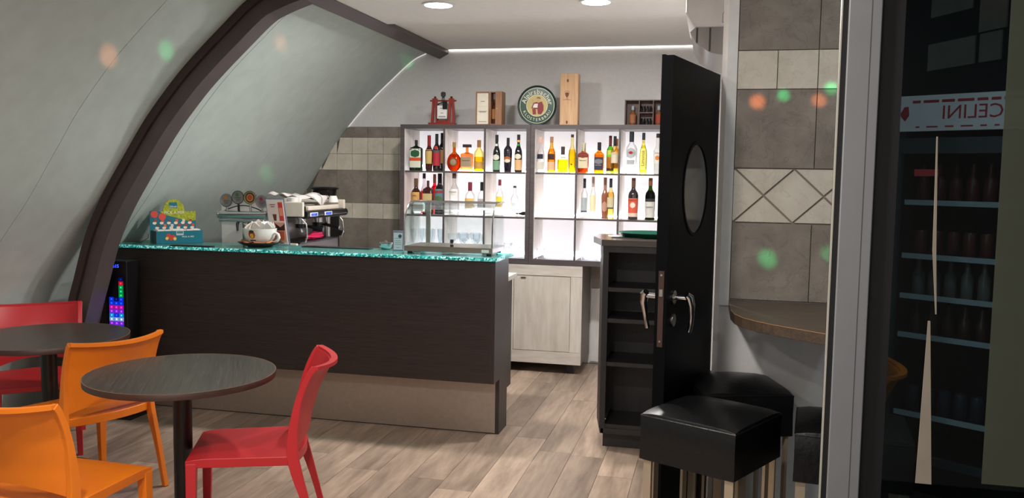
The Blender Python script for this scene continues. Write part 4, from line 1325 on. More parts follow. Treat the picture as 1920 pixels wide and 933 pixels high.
for r_ in range(4):
    for c in range(6):
        if rnd.random() < .12:
            continue
        lx, ly = -0.120 + c * 0.048, 0.022 + r_ * 0.026
        o = obj('tea_sachet', BX(-0.0225, 0.0225, -0.010, 0.010, 0, 0.073), ink((226, 224, 216)) if rnd.random() < .85 else ink((190, 90, 80)), loc=(-3.572 + lx * math.cos(TR_) - ly * math.sin(TR_), 5.295 + lx * math.sin(TR_) + ly * math.cos(TR_), CZ + 0.0175 + rnd.uniform(0, .004)))
        o.rotation_euler = (-0.05, 0, TR_)
        tag(o, 'tea sachet in the %s row of the teal display box, %s from the left' % (('front', 'second', 'third', 'rear')[r_], ('first', 'second', 'third', 'fourth', 'fifth', 'last')[c]), 'tea sachet', 'tea sachets in the display box')
bk = [(-0.172, 0), (0.172, 0), (0.172, 0.215), (0.085, 0.215)] + disc_pts(0.005, 0.225, 0.080, 14, -0.1, PI + 0.1, ry=0.075) + [(-0.078, 0.215), (-0.172, 0.215)]
board = obj('backboard', vprism([(x, z) for x, z in bk], 0.152, 0.157), teal, tb, loc=(-0.008, -0.026, 0))
board.scale = (0.9, 1, 1)
lime = plain('leaf_green_print', (150, 158, 30), 0.6, 0, 0.45, 60)
gp = [(-0.171, 0.214), (-0.10, 0.214), (-0.06, 0.190), (0.0, 0.176), (0.06, 0.158), (0.11, 0.148), (0.171, 0.150), (0.171, 0.214), (0.085, 0.214)] + disc_pts(0.005, 0.225, 0.079, 14, -0.1, PI + 0.1, ry=0.074) + [(-0.078, 0.214)]
obj('leaf_print', vprism(gp, 0.1508, 0.152), lime, board)
obj('lettering', text_bm('PICK A MIX', 0.030, 0.0003, T(0.008, 0.1496, 0.205)), ink((224, 226, 206)), board)
obj('logo_field', BX(-0.030, 0.030, 0.1498, 0.1508, 0.238, 0.276), teal, board)
obj('lettering', text_bm('Dilmah', 0.019, 0.0003, T(0, 0.1492, 0.247)), ink((224, 228, 226)), board)
bm = bmesh.new()
for x, z in ((-.140, .195), (-.082, .178)):
    vprism(disc_pts(x, z, .028, 16, ry=.024)[:-1], 0.1496 - x * .002, 0.1508, bm)
obj('cup_print', bm, ink((206, 72, 58)), board)
for r_, (z, n_, x0) in enumerate(((.140, 6, -.138), (.106, 6, -.120))):
    for c in range(n_):
        x = x0 + c * 0.0525
        bm = vprism(disc_pts(x, z - .006, .015, 12, ry=.010)[:-1], 0.1505, 0.152)
        obj('picture', bm, ink((222, 206, 190)), board)
        bm = vprism([(x - .004, z + .002), (x + .016, z + .002), (x + .016, z + .020), (x - .004, z + .020)], 0.1500, 0.152)
        obj('picture', bm, ink([(150, 60, 60), (196, 72, 56), (90, 70, 80), (190, 96, 60), (206, 196, 186), (180, 50, 50)][(c + r_ * 2) % 6]), board)
tr_ = obj('drip_mat', BX(-0.145, 0.145, -0.03, 0.03, 0, 0.006), black_rub, loc=(-3.36, 5.115, CZ), rotz=0.03)
tag(tr_, 'thin black mat on the glass worktop in front of the tea display', 'mat')
cb = tube([(-3.80, 5.10, CZ + .002), (-3.76, 5.13, CZ + .01), (-3.73, 5.17, CZ + .04), (-3.735, 5.18, CZ + .065)], 0.002, 6)
tag(obj('cable', cb, black_pl), 'thin dark cable on the worktop beside the arched beam', 'cable')

# beer tap tower
tp = thing('beer_tap_tower', 'chrome beer tap tower with four round medallions over a pale cabinet', 'beer tap', (-3.24, 5.57, 0.9455))
obj('tower_cabinet', BX(-0.195, 0.205, 0.02, 0.065, 0, 0.475), plain('tower_grey_white', (232, 230, 226), 0.35), tp, bevel=0.003)
rail = obj('rail', tube([(-0.168, -0.04, 0.375), (0.185, -0.04, 0.375)], 0.028, 20), chrome, tp, smooth=True)
bm = cyl((-0.178, -0.04, 0.375), (-0.168, -0.04, 0.375), 0.031, 20)
cyl((0.185, -0.04, 0.375), (0.205, -0.04, 0.375), 0.034, 20, bm)
tube([(-0.163, -0.055, 0.335), (0.18, -0.055, 0.335)], 0.012, 12, bm)
obj('collar', bm, chrome, rail, smooth=True)
obj('column', cyl((0.03, -0.02, 0), (0.03, -0.02, 0.36), 0.032, 20), brushed, tp, smooth=True)
meds = [(-0.111, 0.475, (148, 146, 144), (190, 120, 40)), (-0.020, 0.497, (138, 140, 138), (60, 120, 50)), (0.072, 0.497, (196, 170, 90), (190, 60, 40)), (0.164, 0.470, (150, 142, 144), (150, 40, 60))]
for i, (x, z, c, d) in enumerate(meds):
    m_ = obj('medallion', cyl((x, -0.052, z), (x, -0.040, z), 0.046, 28), plain('medal_%d' % i, c, 0.35, 0.3), tp, smooth=True)
    ri = holed(disc_pts(x, z, .048, 28)[:-1], disc_pts(x, z, .042, 28)[:-1], -0.055, -0.039)
    obj('medallion_rim', ri, chrome, m_)
    obj('emblem', vprism(disc_pts(x + (0 if i == 2 else -.006), z + (0 if i == 2 else .018), .019 if i == 2 else .013, 16)[:-1], -0.0535, -0.052), ink(d), m_)
    if i == 2:
        obj('emblem_ring', holed(disc_pts(x, z, .036, 28)[:-1], disc_pts(x, z, .026, 28)[:-1], -0.0532, -0.052), ink((60, 54, 44)), m_)
    else:
        bm = bmesh.new()
        for k_, (a, zz) in enumerate(((.024, -.004), (.018, -.014), (.012, -.024))):
            box(bm, x - a, x + a, -0.0528, -0.052, z + zz, z + zz + .004)
        obj('print', bm, ink((80, 80, 84)), m_)
    st_ = cyl((x, -0.045, z - 0.046), (x, -0.042, 0.39), 0.008, 12)
    obj('stem', st_, chrome if i != 1 else black_pl, m_, smooth=True)
arc = [(-0.150 + 0.325 * t / 14, -0.035, 0.395 + 0.045 * math.sin(PI * t / 14)) for t in range(15)]
obj('arch_rod', tube(arc, 0.004, 8), plain('dark_chrome', (90, 90, 92), 0.2, 1.0), tp, smooth=True)
for x in (-0.02, 0.072, 0.16):
    bm = tube([(x, -0.05, 0.335), (x, -0.065, 0.305), (x + .004, -0.068, 0.262)], 0.009, 10, None, rad=[.011, .010, .006])
    obj('spout', bm, black_pl, tp, smooth=True)
bm = tube([(0.215, -0.05, 0.345), (0.22, -0.055, 0.395), (0.222, -0.06, 0.425)], 0.012, 12, None, rad=[.016, .013, .010])
lev = obj('lever', bm, chrome, tp, smooth=True)
obj('grip', tube([(0.222, -0.06, 0.425), (0.226, -0.064, 0.455), (0.228, -0.066, 0.487), (0.226, -0.066, 0.497)], 0.015, 14, None, rad=[.010, .014, .017, .010]), black_pl, lev, smooth=True)
obj('tap_body', tube([(0.205, -0.04, 0.375), (0.235, -0.05, 0.36), (0.238, -0.055, 0.315), (0.236, -0.058, 0.285)], 0.015, 12, None, rad=[.018, .018, .012, .009]), chrome, lev, smooth=True)

# drinks card in an acrylic stand
cd = thing('menu_card', 'upright drinks card with coffee and cocktail pictures behind the big white cup', 'menu card', (-2.905, 5.435, CZ), 0)
LEAN = Matrix.Shear('XZ', 4, (0.0, 0.0)) if False else None
def lean(x, z):
    return x - 0.14 * (z - 0.0)
cardp = [(lean(-.052, 0), .006), (lean(.072, 0), .006), (lean(.072, .31), .31), (lean(-.052, .31), .31)]
obj('stand', vprism([(lean(-.058, 0), 0), (lean(.084, 0), 0), (lean(.082, .32), .32), (lean(-.060, .32), .32)], 0.004, 0.009), tint('acrylic', (206, 208, 226), 0.8, diff=0.35), cd)
card = obj('card', vprism(cardp, 0.0, 0.003), plain('card_white', (226, 218, 212), 0.5), cd)
def cardq(x0, x1, z0, z1, y=-0.001):
    return vprism([(lean(x0, z0), z0), (lean(x1, z0), z0), (lean(x1, z1), z1), (lean(x0, z1), z1)], y, 0.0)
obj('picture', cardq(0.032, 0.066, 0.165, 0.292), ink((206, 60, 54)), card)
obj('picture', cardq(0.036, 0.062, 0.20, 0.255, -0.0016), ink((222, 140, 110)), card)
obj('picture', cardq(-0.040, 0.026, 0.215, 0.285), ink((226, 206, 200)), card)
obj('picture', vprism([(lean(-.010, .165), .165), (lean(.008, .165), .165), (lean(.014, .21), .21), (lean(-.016, .21), .21)], -0.0014, 0), ink((110, 50, 36)), card)
obj('picture', cardq(-0.046, 0.066, 0.02, 0.155), ink((214, 150, 130)), card)
obj('picture', vprism([(lean(0, .10), .10), (lean(.06, .10), .10), (lean(.066, .15), .15), (lean(.050, .135), .135), (lean(.030, .122), .122), (lean(.012, .135), .135), (lean(-.006, .15), .15)], -0.0018, 0), ink((44, 26, 24)), card)
obj('picture', vprism([(lean(.012, .035), .035), (lean(.05, .035), .035), (lean(.055, .095), .095), (lean(.008, .095), .095)], -0.0018, 0), ink((196, 84, 56)), card)
bm = bmesh.new()
for z, a in ((0.272, .02), (0.258, .014), (0.012, .05)):
    x = lean(-.008, z)
    box(bm, x - a, x + a, -0.0018, -0.001, z, z + .005)
obj('print', bm, ink((90, 60, 56)), card)

# big cup with sachets on a dark saucer
sc = thing('saucer', 'dark brown saucer under the big white cup', 'saucer', (-2.955, 5.27, CZ))
obj('dish', lathe([(0, .075), (.006, .085), (.016, .115), (.030, .142), (.033, .144), (.032, .140), (.020, .112), (.010, .08), (.009, .001)], 36, None, 0, 0), plain('saucer_brown', (58, 34, 24), 0.3), sc, smooth=True)
cup = thing('giant_cup', 'oversized white coffee cup with a red and yellow emblem, full of sachets', 'cup', (-2.955, 5.27, CZ + 0.0098))
cp = [(0, .052), (.004, .058), (.02, .075), (.05, .096), (.085, .108), (.112, .112), (.1125, .107), (.085, .103), (.05, .090), (.022, .068), (.012, .001)]
obj('bowl', lathe(cp, 40), white_cer, cup, smooth=True)
obj('handle', tube([(.100, -.01, .078), (.120, -.01, .086), (.140, -.01, .076), (.146, -.01, .054), (.134, -.01, .034), (.110, -.01, .022), (.085, -.01, .022)], .010, 12), white_cer, cup, smooth=True)
CP = [(z / .112, r / .112) for z, r in cp[:6]]
obj('emblem_field', patch(CP, .112, .112, 2, 1, .16, .97, .38, 0.0006), ink((222, 220, 210)), cup, smooth=True)
em = obj('emblem', patch(CP, .112, .112, 2, 1, .42, .92, .22, 0.0012, True), ink((196, 60, 60)), cup, smooth=True)
obj('emblem_part', patch(CP, .112, .112, 2, 1, .45, .75, .12, 0.0018, True), ink((214, 190, 50)), em, smooth=True)
obj('emblem_leaf', patch(CP, .112, .112, 2, 1, .76, .95, .16, 0.0019, True), ink((44, 60, 30)), em, smooth=True)
obj('lettering', patch(CP, .112, .112, 2, 1, .30, .37, .22, 0.0012), ink((60, 40, 36)), cup, smooth=True)
for i in range(30):
    a = i * 2.4
    r_ = 0.085 * math.sqrt((i + .5) / 30)
    o = obj('sugar_sachet', BX(-0.024, 0.024, -0.002, 0.002, -0.024, 0.024), ink((232, 230, 226)) if i % 5 else ink((214, 206, 190)), loc=(-2.955 + r_ * math.cos(a), 5.27 + r_ * math.sin(a), CZ + 0.128 + 0.022 * (1 - r_ / .085) + rnd.uniform(-.006, .010)), bevel=0.001)
    o.rotation_euler = (rnd.uniform(-.9, .9), rnd.uniform(-.9, .9), rnd.uniform(0, 3))
    tag(o, 'white paper sugar sachet in the heap inside the giant white cup', 'sachet', 'sugar sachets in the giant cup')
for i in range(9):
    a = -2.9 + i * 0.34
    o = obj('biscuit_packet', BX(-0.021, 0.021, -0.012, 0.012, -0.003, 0.003), ink((190, 126, 76)) if i % 2 else ink((160, 96, 56)), loc=(-2.955 + .115 * math.cos(a), 5.27 + .115 * math.sin(a), CZ + 0.036), bevel=0.001)
    o.rotation_euler = (rnd.uniform(-.3, .3), rnd.uniform(-.35, .35), a + PI / 2)
    tag(o, 'small brown biscuit packet on the rim of the dark saucer', 'biscuit', 'biscuit packets on the saucer')

# espresso machine along the curved wall, front to the right
es = thing('espresso_machine', 'steel two group espresso machine with white end panel and blue buttons', 'coffee machine', (-3.10, 6.03, 0.9455), PI / 2)
# local: x along the machine (0 = middle, -x = near the camera), front towards -y
def LB(name, m, *b, **k):
    return obj(name, BX(*b), m, es, **k)
cream_pl = plain('cream_plastic', (214, 204, 190), 0.35)
LB('base', plain('machine_base_steel', (112, 102, 96), 0.4, 0.7), -0.36, 0.36, -0.20, 0.26, 0.05, 0.17, bevel=0.006)
LB('drip_grid', plain('dark_grid', (40, 38, 38), 0.4, 0.6), -0.33, 0.33, -0.22, 0.02, 0.17, 0.178)
LB('back_body', brushed, -0.36, 0.36, 0.02, 0.26, 0.178, 0.40)
LB('head', plain('dark_steel', (60, 56, 54), 0.35, 0.8), -0.36, 0.36, -0.20, 0.26, 0.355, 0.43)
LB('end_panel', cream_pl, -0.385, -0.36, -0.27, 0.27, 0.365, 0.470, bevel=0.006)
LB('end_panel', cream_pl, 0.36, 0.385, -0.25, 0.27, 0.365, 0.470, bevel=0.006)
LB('end_foot', cream_pl, -0.385, -0.36, -0.22, 0.25, 0.14, 0.175, bevel=0.004)
LB('top_tray', brushed, -0.36, 0.36, -0.20, 0.26, 0.43, 0.448)
LB('top_trim', cream_pl, -0.22, 0.30, -0.235, -0.205, 0.40, 0.435, bevel=0.008)
bm = cyl((-0.30, -0.235, 0.375), (0.40, -0.235, 0.375), 0.030, 18)
fbar = obj('front_bar', bm, black_pl, es, smooth=True)
for x in (-0.20, 0.04):
    kp = obj('button_panel', BX(x - 0.062, x + 0.062, -0.268, -0.262, 0.362, 0.390), plain('button_white', (220, 224, 234), 0.4), fbar, bevel=0.002)
    bm = bmesh.new()
    for k_ in range(4):
        box(bm, x - .048 + k_ * .025, x - .030 + k_ * .025, -0.2705, -0.268, 0.367, 0.385)
    obj('button', bm, plain('button_blue', (24, 70, 200), 0.4, emit=0.15), fbar)
for x in (-0.12, 0.16):
    gh = obj('group_head', cyl((x, -0.12, 0.30), (x, -0.12, 0.355), 0.038, 20), chrome, es, smooth=True)
    bm = cyl((x, -0.12, 0.27), (x, -0.12, 0.30), 0.040, 20)
    tube([(x, -0.15, 0.285), (x, -0.20, 0.28), (x, -0.30, 0.262)], .012, 12, bm, rad=[.008, .012, .016])
    obj('portafilter', bm, black_pl, gh, smooth=True)
    obj('spout', tube([(x, -0.12, 0.27), (x, -0.125, 0.25), (x, -0.13, 0.235)], .011, 10), chrome, gh, smooth=True)
for x in (-0.31, 0.31):
    obj('steam_wand', tube([(x, -0.22, 0.35), (x, -0.26, 0.31), (x, -0.265, 0.22), (x, -0.25, 0.18)], .006, 10), chrome, es, smooth=True)
bm = cyl((0.30, -0.13, 0.18), (0.30, -0.13, 0.35), 0.028, 18)
obj('boiler_tube', bm, chrome, es, smooth=True)
obj('tap_knob', cyl((0.388, -0.20, 0.205), (0.43, -0.20, 0.205), 0.022, 14), black_pl, es, smooth=True)
for x in (-0.31, 0.31):
    for y in (-0.15, 0.2):
        obj('foot', cyl((x, y, 0), (x, y, 0.05), 0.022, 14), black_pl, es, smooth=True)
MX, MY, MZ = -3.10, 5.98, 0.9455 + 0.4485
cupp = [(0, .026), (.004, .028), (.03, .038), (.05, .042), (.0505, .039), (.03, .034), (.006, .001)]
def little_cup(x, y, lab, inv=False):
    t = thing('coffee_cup', lab, 'cup', (x, y, MZ + (0.0508 if inv else 0)), rnd.uniform(0, 3), 'coffee cups on the espresso machine')
    p = lathe(cupp, 20)
    tube([(.036, 0, .04), (.054, 0, .038), (.052, 0, .018), (.032, 0, .014)], .004, 8, p)
    o = obj('cup_body', p, white_cer, t, smooth=True)
    if inv:
        o.rotation_euler = (PI, 0, 0)
little_cup(-2.93, 5.69, 'white coffee cup at the near end on top of the espresso machine')
little_cup(-2.95, 5.785, 'white coffee cup, second from the near end on top of the espresso machine')
little_cup(-2.92, 6.34, 'white coffee cup upside down at the far end of the espresso machine', True)
# cloth thrown over the top of the machine: crumpled sheet that hangs over the front
bm = bmesh.new()
NX, NY = 18, 16
g = {}
for i in range(NX + 1):
    for j in range(NY + 1):
        u, v = i / NX, j / NY
        y = 5.845 + 0.44 * u
        d = 0.03 + 0.44 * v * (1 - 0.45 * abs(2 * u - 0.9))
        wv = 0.012 * math.sin(9 * u + 4 * v) + 0.010 * math.sin(17 * v + 6 * u)
        flat = 0.36
        if d < flat:
            x, z = -3.255 + d, MZ + 0.056 + wv + 0.012 * math.sin(5 * u)
        else:
            x, z = -3.255 + flat + 0.02 * (d - flat) / 0.1 + 0.004, MZ + 0.056 + wv - (d - flat) * 0.95
            x = max(x, -2.872)
        g[i, j] = bm.verts.new((x, y, z))
for i in range(NX):
    for j in range(NY):
        bm.faces.new((g[i, j], g[i + 1, j], g[i + 1, j + 1], g[i, j + 1]))
q = NT('checked_cloth')
v = q.coord((1, 1, 1))
ck = q.n('ShaderNodeTexChecker')
ck.inputs['Scale'].default_value = 9
ck.inputs['Color1'].default_value = lin((222, 216, 210))
ck.inputs['Color2'].default_value = lin((206, 200, 196))
q.l(v, ck.inputs['Vector'])
wv_ = q.n('ShaderNodeTexWave')
wv_.inputs['Scale'].default_value = 3.2
wv_.bands_direction = 'Y'
q.l(v, wv_.inputs['Vector'])
mm = q.n('ShaderNodeMix', data_type='RGBA', blend_type='MULTIPLY')
mm.inputs[0].default_value = 0.7
q.l(ck.outputs[0], mm.inputs[6])
q.l(q.ramp(wv_.outputs['Fac'], [(0.85, (1, 1, 1, 1)), (0.93, lin((140, 138, 150)))]), mm.inputs[7])
q.l(mm.outputs[2], q.b.inputs['Base Color'])
q.b.inputs['Roughness'].default_value = 0.9
cl = obj('dish_cloth', bm, q.m, smooth=True)
so = cl.modifiers.new('thickness', 'SOLIDIFY')
so.thickness = 0.003
tag(cl, 'white checked cloth thrown over the top of the espresso machine', 'cloth')
bm = bmesh.new()
bmesh.ops.create_icosphere(bm, subdivisions=3, radius=1)
for v_ in bm.verts:
    n_ = 0.18 * math.sin(5 * v_.co.x + 2) * math.cos(6 * v_.co.y) + 0.12 * math.sin(9 * v_.co.z + 3 * v_.co.x)
    v_.co = Vector((v_.co.x * 0.04, v_.co.y * 0.12, max(v_.co.z, -0.35) * 0.032)) * (1 + n_)
pk = obj('pink_cloth', bm, plain('pink_cloth', (200, 30, 84), 0.9), smooth=True, loc=(-2.965, 6.11, 0.9455 + 0.196))
tag(pk, 'crumpled bright pink cloth on the drip tray of the espresso machine', 'cloth')
# grinder
gd = thing('coffee_grinder', 'black coffee grinder with a wide round hopper lid behind the espresso machine', 'grinder', (-3.185, 6.75, 0.9455))
obj('body', BX(-0.08, 0.08, -0.10, 0.12, 0, 0.36), black_pl, gd, bevel=0.01)
obj('hopper', lathe([(.36, .045), (.40, .06), (.43, .085), (.54, .098)], 28, None, 0, 0.0), tint('smoky_hopper', (84, 78, 78), 0.6, diff=0.3), gd, smooth=True)
obj('beans', lathe([(.37, .04), (.42, .06), (.46, .075), (.47, .03)], 24), plain('coffee_beans', (40, 22, 16), 0.6), gd, smooth=True)
obj('lid', lathe([(.54, .112), (.552, .116), (.560, .105), (.562, .02)], 32), black_pl, gd, smooth=True)

# black tray on the glass, metal lid, card stand
dt = obj('bar_tray', BX(-0.24, 0.24, -0.035, 0.05, 0, 0.006), plain('steel_dark_tray', (60, 62, 64), 0.25, 0.8), loc=(-2.45, 5.38, CZ), bevel=0.001)
tag(dt, 'flat dark metal tray on the glass worktop left of the display case', 'tray')
sb_ = thing('sugar_bowl', 'small shiny steel bowl between the tray and the small card stand', 'bowl', (-2.115, 5.405, CZ))
obj('bowl', lathe([(0, .028), (.004, .03), (.02, .042), (.04, .044), (.041, .04), (.02, .036), (.006, .001)], 24), chrome, sb_, smooth=True)
obj('lid', lathe([(.042, .046), (.047, .044), (.052, .01), (.058, .008), (.060, .002)], 24), chrome, sb_, smooth=True)
cs_ = thing('card_stand', 'small white card in a clear stand left of the display case', 'card stand', (-2.008, 5.35, CZ), 0.12)
obj('stand', BX(-0.034, 0.034, 0.0, 0.004, 0, 0.132), tint('acrylic', (206, 208, 226)), cs_)
c_ = obj('card', BX(-0.029, 0.029, -0.003, -0.001, 0.006, 0.115), plain('card_blue_white', (206, 216, 220), 0.5), cs_)
obj('stand_foot', BX(-0.034, 0.034, -0.004, 0.045, 0, 0.004), tint('acrylic', (206, 208, 226)), cs_)
bm = vprism(disc_pts(0.013, 0.094, 0.012, 16)[:-1], -0.0036, -0.003)
obj('emblem', bm, ink((60, 80, 110)), c_)
bm = bmesh.new()
for z, a in ((.078, .022), (.062, .02), (.050, .02), (.038, .02), (.018, .012)):
    box(bm, -a, a, -0.0035, -0.003, z, z + .003)
obj('print', bm, ink((130, 136, 140)), c_)

# glass pastry display case
dc = thing('display_case', 'curved glass pastry display case with a steel base at the right end of the counter', 'display case', (-1.612, 5.17, CZ), 0)
steel_d = plain('case_steel', (150, 138, 128), 0.3, 0.9, 0.05)
obj('base', BX(-0.290, 0.285, 0.0, 0.31, 0.016, 0.048), steel_d, dc, bevel=0.002)
obj('base_top', BX(-0.288, 0.283, 0.004, 0.306, 0.048, 0.050), brushed, dc)
for x in (-0.26, 0.255):
    for y in (0.03, 0.28):
        obj('foot', cyl((x, y, 0.0), (x, y, 0.017), 0.016, 12), black_pl, dc, smooth=True)
arcp = [(0.004, 0.052), (0.002, 0.14), (0.010, 0.21), (0.030, 0.262), (0.062, 0.297), (0.105, 0.318), (0.17, 0.325), (0.30, 0.325)]
arc_ = catmull(arcp, 4)
bm = bmesh.new()
tt = 0.004
rows_ = []
for k_, (y, z) in enumerate(arc_):
    a, b = arc_[max(k_ - 1, 0)], arc_[min(k_ + 1, len(arc_) - 1)]
    ty_, tz_ = b[0] - a[0], b[1] - a[1]
    L_ = math.hypot(ty_, tz_)
    ny, nz = tz_ / L_ * tt, -ty_ / L_ * tt
    rows_.append([bm.verts.new((-0.284, y, z)), bm.verts.new((0.279, y, z)), bm.verts.new((0.279, y + ny, z + nz)), bm.verts.new((-0.284, y + ny, z + nz))])
for a, b in zip(rows_, rows_[1:]):
    for k_ in range(4):
        bm.faces.new((a[k_], a[(k_ + 1) % 4], b[(k_ + 1) % 4], b[k_]))
bm.faces.new(rows_[0][::-1]); bm.faces.new(rows_[-1])
case_glass = tint('case_glass', (246, 251, 250), 0.6)
obj('curved_glass', bm, case_glass, dc, smooth=True)
for x in (-0.2885, 0.2795):
    pts = [(y, z) for y, z in arc_] + [(0.30, 0.052)]
    bm = bmesh.new()
    A = [bm.verts.new((x, y, z)) for y, z in pts]
    B = [bm.verts.new((x + 0.004, y, z)) for y, z in pts]
    bm.faces.new(A); bm.faces.new(B[::-1])
    for k_ in range(len(pts)):
        bm.faces.new((A[k_], B[k_], B[(k_ + 1) % len(pts)], A[(k_ + 1) % len(pts)]))
    e_ = obj('end_glass', bm, case_glass, dc)
    obj('edge_trim', tube([(x + 0.002, y, z) for y, z in arc_], 0.0048, 8), chrome, e_, smooth=True)
obj('top_rail', BX(-0.284, 0.279, 0.10, 0.112, 0.321, 0.330), brushed, dc)
obj('inner_shelf', BX(-0.282, 0.277, 0.10, 0.296, 0.255, 0.259), case_glass, dc)
obj('back_rail', BX(-0.284, 0.279, 0.296, 0.304, 0.317, 0.328), chrome, dc)
obj('upright', BX(-0.245, -0.215, 0.292, 0.302, 0.05, 0.318), brushed, dc)
bm = cyl((0.015, 0.03, 0.050), (0.015, 0.03, 0.062), 0.011, 14)
box(bm, 0.006, 0.026, 0.024, 0.036, 0.074, 0.095)
kn = obj('thermostat_knob', bm, black_pl, dc)
obj('knob_collar', cyl((0.015, 0.03, 0.062), (0.015, 0.03, 0.075), 0.008, 14), chrome, kn, smooth=True)
obj('rating_label', BX(0.215, 0.262, -0.001, 0.0, 0.022, 0.040), paper, dc)
obj('front_label', BX(-0.23, -0.19, 0.002, 0.012, 0.0501, 0.0506), ink((220, 90, 80)), dc)
tm = obj('small_tumbler', lathe([(0, .022), (.004, .024), (.07, .030), (.0705, .028), (.008, .001)], 18), glass_m, smooth=True, loc=(-1.285, 5.40, CZ))
tag(tm, 'small clear tumbler at the right end of the display case', 'glass')
tg = thing('tong_holder', 'white plastic napkin holder at the top left corner inside the display case', 'holder', (-1.86, 5.33, CZ + 0.259 + 0.0005))
obj('holder_body', BX(-0.035, 0.035, -0.02, 0.02, 0, 0.05), white_pl, tg, bevel=0.004)
obj('napkin', BX(-0.03, 0.03, -0.015, 0.015, 0.05, 0.056), paper, tg)
# ------------------------------------------------------------------ round tables
def round_table(x, y, rz, label):
    t = thing('round_table', label, 'table', (x, y, 0), rz, 'round dark bistro tables')
    bm = lathe([(.712, .395), (.714, .399), (.738, .400), (.740, .3985)], 72)
    for f in bm.faces:
        f.material_index = 0 if abs(f.normal.z) > 0.9 or f.calc_center_median().z > .7395 else 1
    bm.normal_update()
    for f in bm.faces:
        f.material_index = 0 if f.normal.z > 0.9 else 1
    obj('tabletop', bm, [table_top, table_edge], t, smooth=True)
    obj('edge_line', holed(disc_pts(0, 0, .4005, 72)[:-1], disc_pts(0, 0, .3975, 72)[:-1], 0, 0.0012), plain('edge_tan_line', (128, 98, 74), 0.4), t, loc=(0, 0, 0.7408)).rotation_euler = (-PI / 2, 0, 0)
    obj('column', cyl((0, 0, 0.02), (0, 0, 0.712), 0.040, 28), plain('black_column', (16, 13, 13), 0.35), t, smooth=True)
    obj('base', lathe([(0, .215), (.008, .22), (.016, .20), (.026, .06), (.03, .045)], 48), plain('black_base', (18, 16, 16), 0.4), t, smooth=True)
    obj('top_plate', BX(-0.12, 0.12, -0.12, 0.12, 0.704, 0.7118), black_pl, t)
    return t
round_table(-2.264, 3.354, 0.5, 'round dark table in the foreground beside the red chair')
round_table(-3.43, 3.90, 0.2, 'round dark table at the far left by the curved wall')

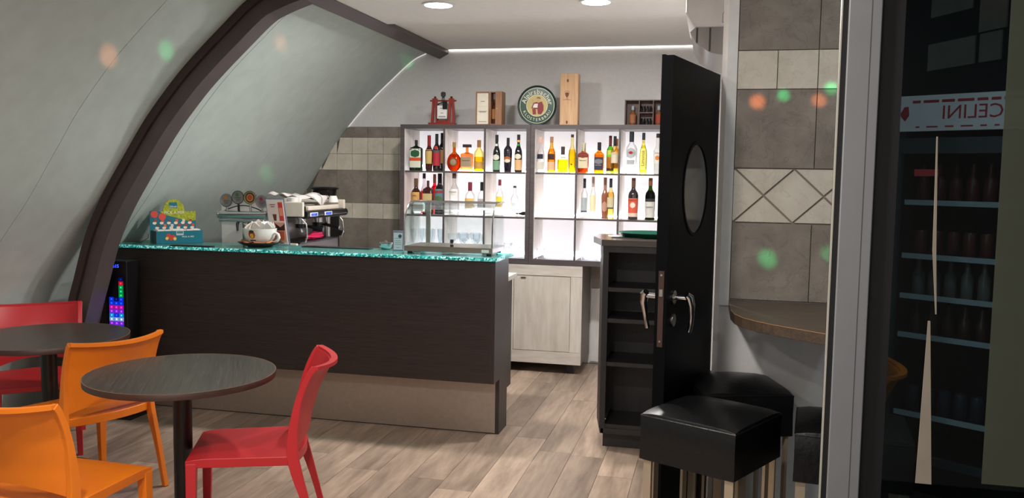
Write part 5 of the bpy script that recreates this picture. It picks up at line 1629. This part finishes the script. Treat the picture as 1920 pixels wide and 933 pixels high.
# ------------------------------------------------------------------ moulded plastic chairs (local: front = +y)
def smooth_path(P, n):
    Q = catmull(P, n)
    return Q
def make_chair(label, m, loc, rz, group):
    t = thing('plastic_chair', label, 'chair', loc, rz, group)
    # seat: shallow dish with rounded front and a curved rear rim
    bm = bmesh.new()
    NXc, NYc = 12, 12
    top, bot = {}, {}
    for i in range(NXc + 1):
        for j in range(NYc + 1):
            u, v = -1 + 2 * i / NXc, j / NYc
            w_ = 0.232 + (0.216 - 0.232) * v
            yb = -0.225 - 0.045 * (1 - u * u)
            yf = 0.213
            y = yb + (yf - yb) * v
            z = 0.431 - 0.010 * (1 - u ** 2) * math.sin(PI * min(1, v * 1.1)) - 0.010 * max(0, (v - .8) / .2) ** 2
            top[i, j] = bm.verts.new((u * w_, y, z))
            edge_ = abs(u) > .99 or j in (0, NYc)
            bot[i, j] = bm.verts.new((u * w_ * .985, y, 0.390 if edge_ else 0.405))
    for i in range(NXc):
        for j in range(NYc):
            bm.faces.new((top[i, j], top[i + 1, j], top[i + 1, j + 1], top[i, j + 1]))
            bm.faces.new((bot[i, j], bot[i, j + 1], bot[i + 1, j + 1], bot[i + 1, j]))
    for i in range(NXc):
        bm.faces.new((top[i, 0], bot[i, 0], bot[i + 1, 0], top[i + 1, 0]))
        bm.faces.new((top[i, NYc], top[i + 1, NYc], bot[i + 1, NYc], bot[i, NYc]))
        bm.faces.new((top[0, i], top[0, i + 1], bot[0, i + 1], bot[0, i]))
        bm.faces.new((top[NXc, i], bot[NXc, i], bot[NXc, i + 1], top[NXc, i + 1]))
    obj('seat', bm, m, t, smooth=True, bevel=0.003)
    # front legs
    for s in (-1, 1):
        bm = bmesh.new()
        ribbon([(s * 0.196, 0.190, 0.41), (s * 0.199, 0.193, 0.2), (s * 0.204, 0.198, 0)], [(.021, .022), (.018, .019), (.014, .015)], bm, [((1, 0, 0), (0, 1, 0))] * 3)
        obj('leg', bm, m, t, bevel=0.003)
    # side posts: rear leg and back upright in one sweep
    side = [(-0.335, 0), (-0.285, 0.20), (-0.238, 0.36), (-0.222, 0.45), (-0.228, 0.56), (-0.252, 0.68), (-0.288, 0.77), (-0.313, 0.806)]
    sw = [(0.233), (0.230), (0.226), (0.224), (0.224), (0.226), (0.229), (0.231)]
    P_ = catmull([(y, z, x) for (y, z), x in zip(side, sw)], 3)
    for s in (-1, 1):
        path, sect, fr_ = [], [], []
        for k_, (y, z, x) in enumerate(P_):
            a, b = P_[max(k_ - 1, 0)], P_[min(k_ + 1, len(P_) - 1)]
            ty_, tz_ = b[0] - a[0], b[1] - a[1]
            L_ = math.hypot(ty_, tz_)
            path.append((s * x, y, z))
            f_ = z / 0.815
            half = 0.013 + 0.011 * math.exp(-((z - 0.42) / 0.18) ** 2)
            sect.append((0.0125, half))
            fr_.append(((1, 0, 0), (0, tz_ / L_, -ty_ / L_)))
        obj('leg', ribbon(path, sect, None, fr_), m, t, smooth=False, bevel=0.003)
    # curved backrest shell between the posts; the lower edge rises in the middle over an opening
    bm = bmesh.new()
    NU, NV = 16, 14
    F, K_ = {}, {}
    def back_y(z):
        for (ya, za), (yb, zb) in zip(side[3:], side[4:]):
            if za <= z <= zb + 1e-6:
                return ya + (yb - ya) * (z - za) / (zb - za)
        return side[3][0]
    for i in range(NU + 1):
        u = -1 + 2 * i / NU
        z0 = 0.452 + 0.045 * (1 - u * u)
        z1 = 0.803 - 0.012 * (1 - u * u)
        for j in range(NV + 1):
            v = j / NV
            z = z0 + (z1 - z0) * v
            bulge = (0.045 + 0.030 * v) * (1 - u * u)
            y = back_y(z) - bulge - 0.004
            x = u * 0.222
            th = 0.009 if v < 0.93 else 0.014
            F[i, j] = bm.verts.new((x, y + th, z))
            K_[i, j] = bm.verts.new((x, y - th, z))
    for i in range(NU):
        for j in range(NV):
            bm.faces.new((F[i, j], F[i, j + 1], F[i + 1, j + 1], F[i + 1, j]))
            bm.faces.new((K_[i, j], K_[i + 1, j], K_[i + 1, j + 1], K_[i, j + 1]))
        bm.faces.new((F[i, NV], K_[i, NV], K_[i + 1, NV], F[i + 1, NV]))
        bm.faces.new((F[i, 0], F[i + 1, 0], K_[i + 1, 0], K_[i, 0]))
    for j in range(NV):
        bm.faces.new((F[0, j], K_[0, j], K_[0, j + 1], F[0, j + 1]))
        bm.faces.new((F[NU, j], F[NU, j + 1], K_[NU, j + 1], K_[NU, j]))
    obj('backrest', bm, m, t, smooth=True)
    # raised rim along the top
    bm = bmesh.new()
    path, sect, fr_ = [], [], []
    for i in range(NU + 1):
        u = -1 + 2 * i / NU
        path.append((u * 0.240, -0.313 - 0.075 * (1 - u * u) - 0.002, 0.806 - 0.012 * (1 - u * u)))
        sect.append((0.0145, 0.008))
        fr_.append(((0, 1, 0), (0, 0, 1)))
    obj('top_rim', ribbon(path, sect, bm, fr_), m, t, smooth=True)
    return t
rc = make_chair('red plastic chair at the right side of the foreground table', red_pl, (-1.998, 3.416, 0), math.radians(113.1), 'red plastic chairs')
dup(rc, (-3.766, 4.197, 0), math.radians(220.7), 'red plastic chair behind the far left table, against the curved wall')
oc = make_chair('orange plastic chair between the two round tables, its back to the camera', orange_pl, (-3.117, 3.778, 0), math.radians(68.5), 'orange plastic chairs')
dup(oc, (-2.423, 2.842, 0), math.radians(-2.3), 'orange plastic chair at the lower left corner, nearest the camera with its seat in view')
dup(oc, (0.44, 4.12, 0), math.radians(84), 'orange plastic chair behind the glass partition on the right, standing in for a reflection')  # extra chair placed behind the pane to imitate a reflected one
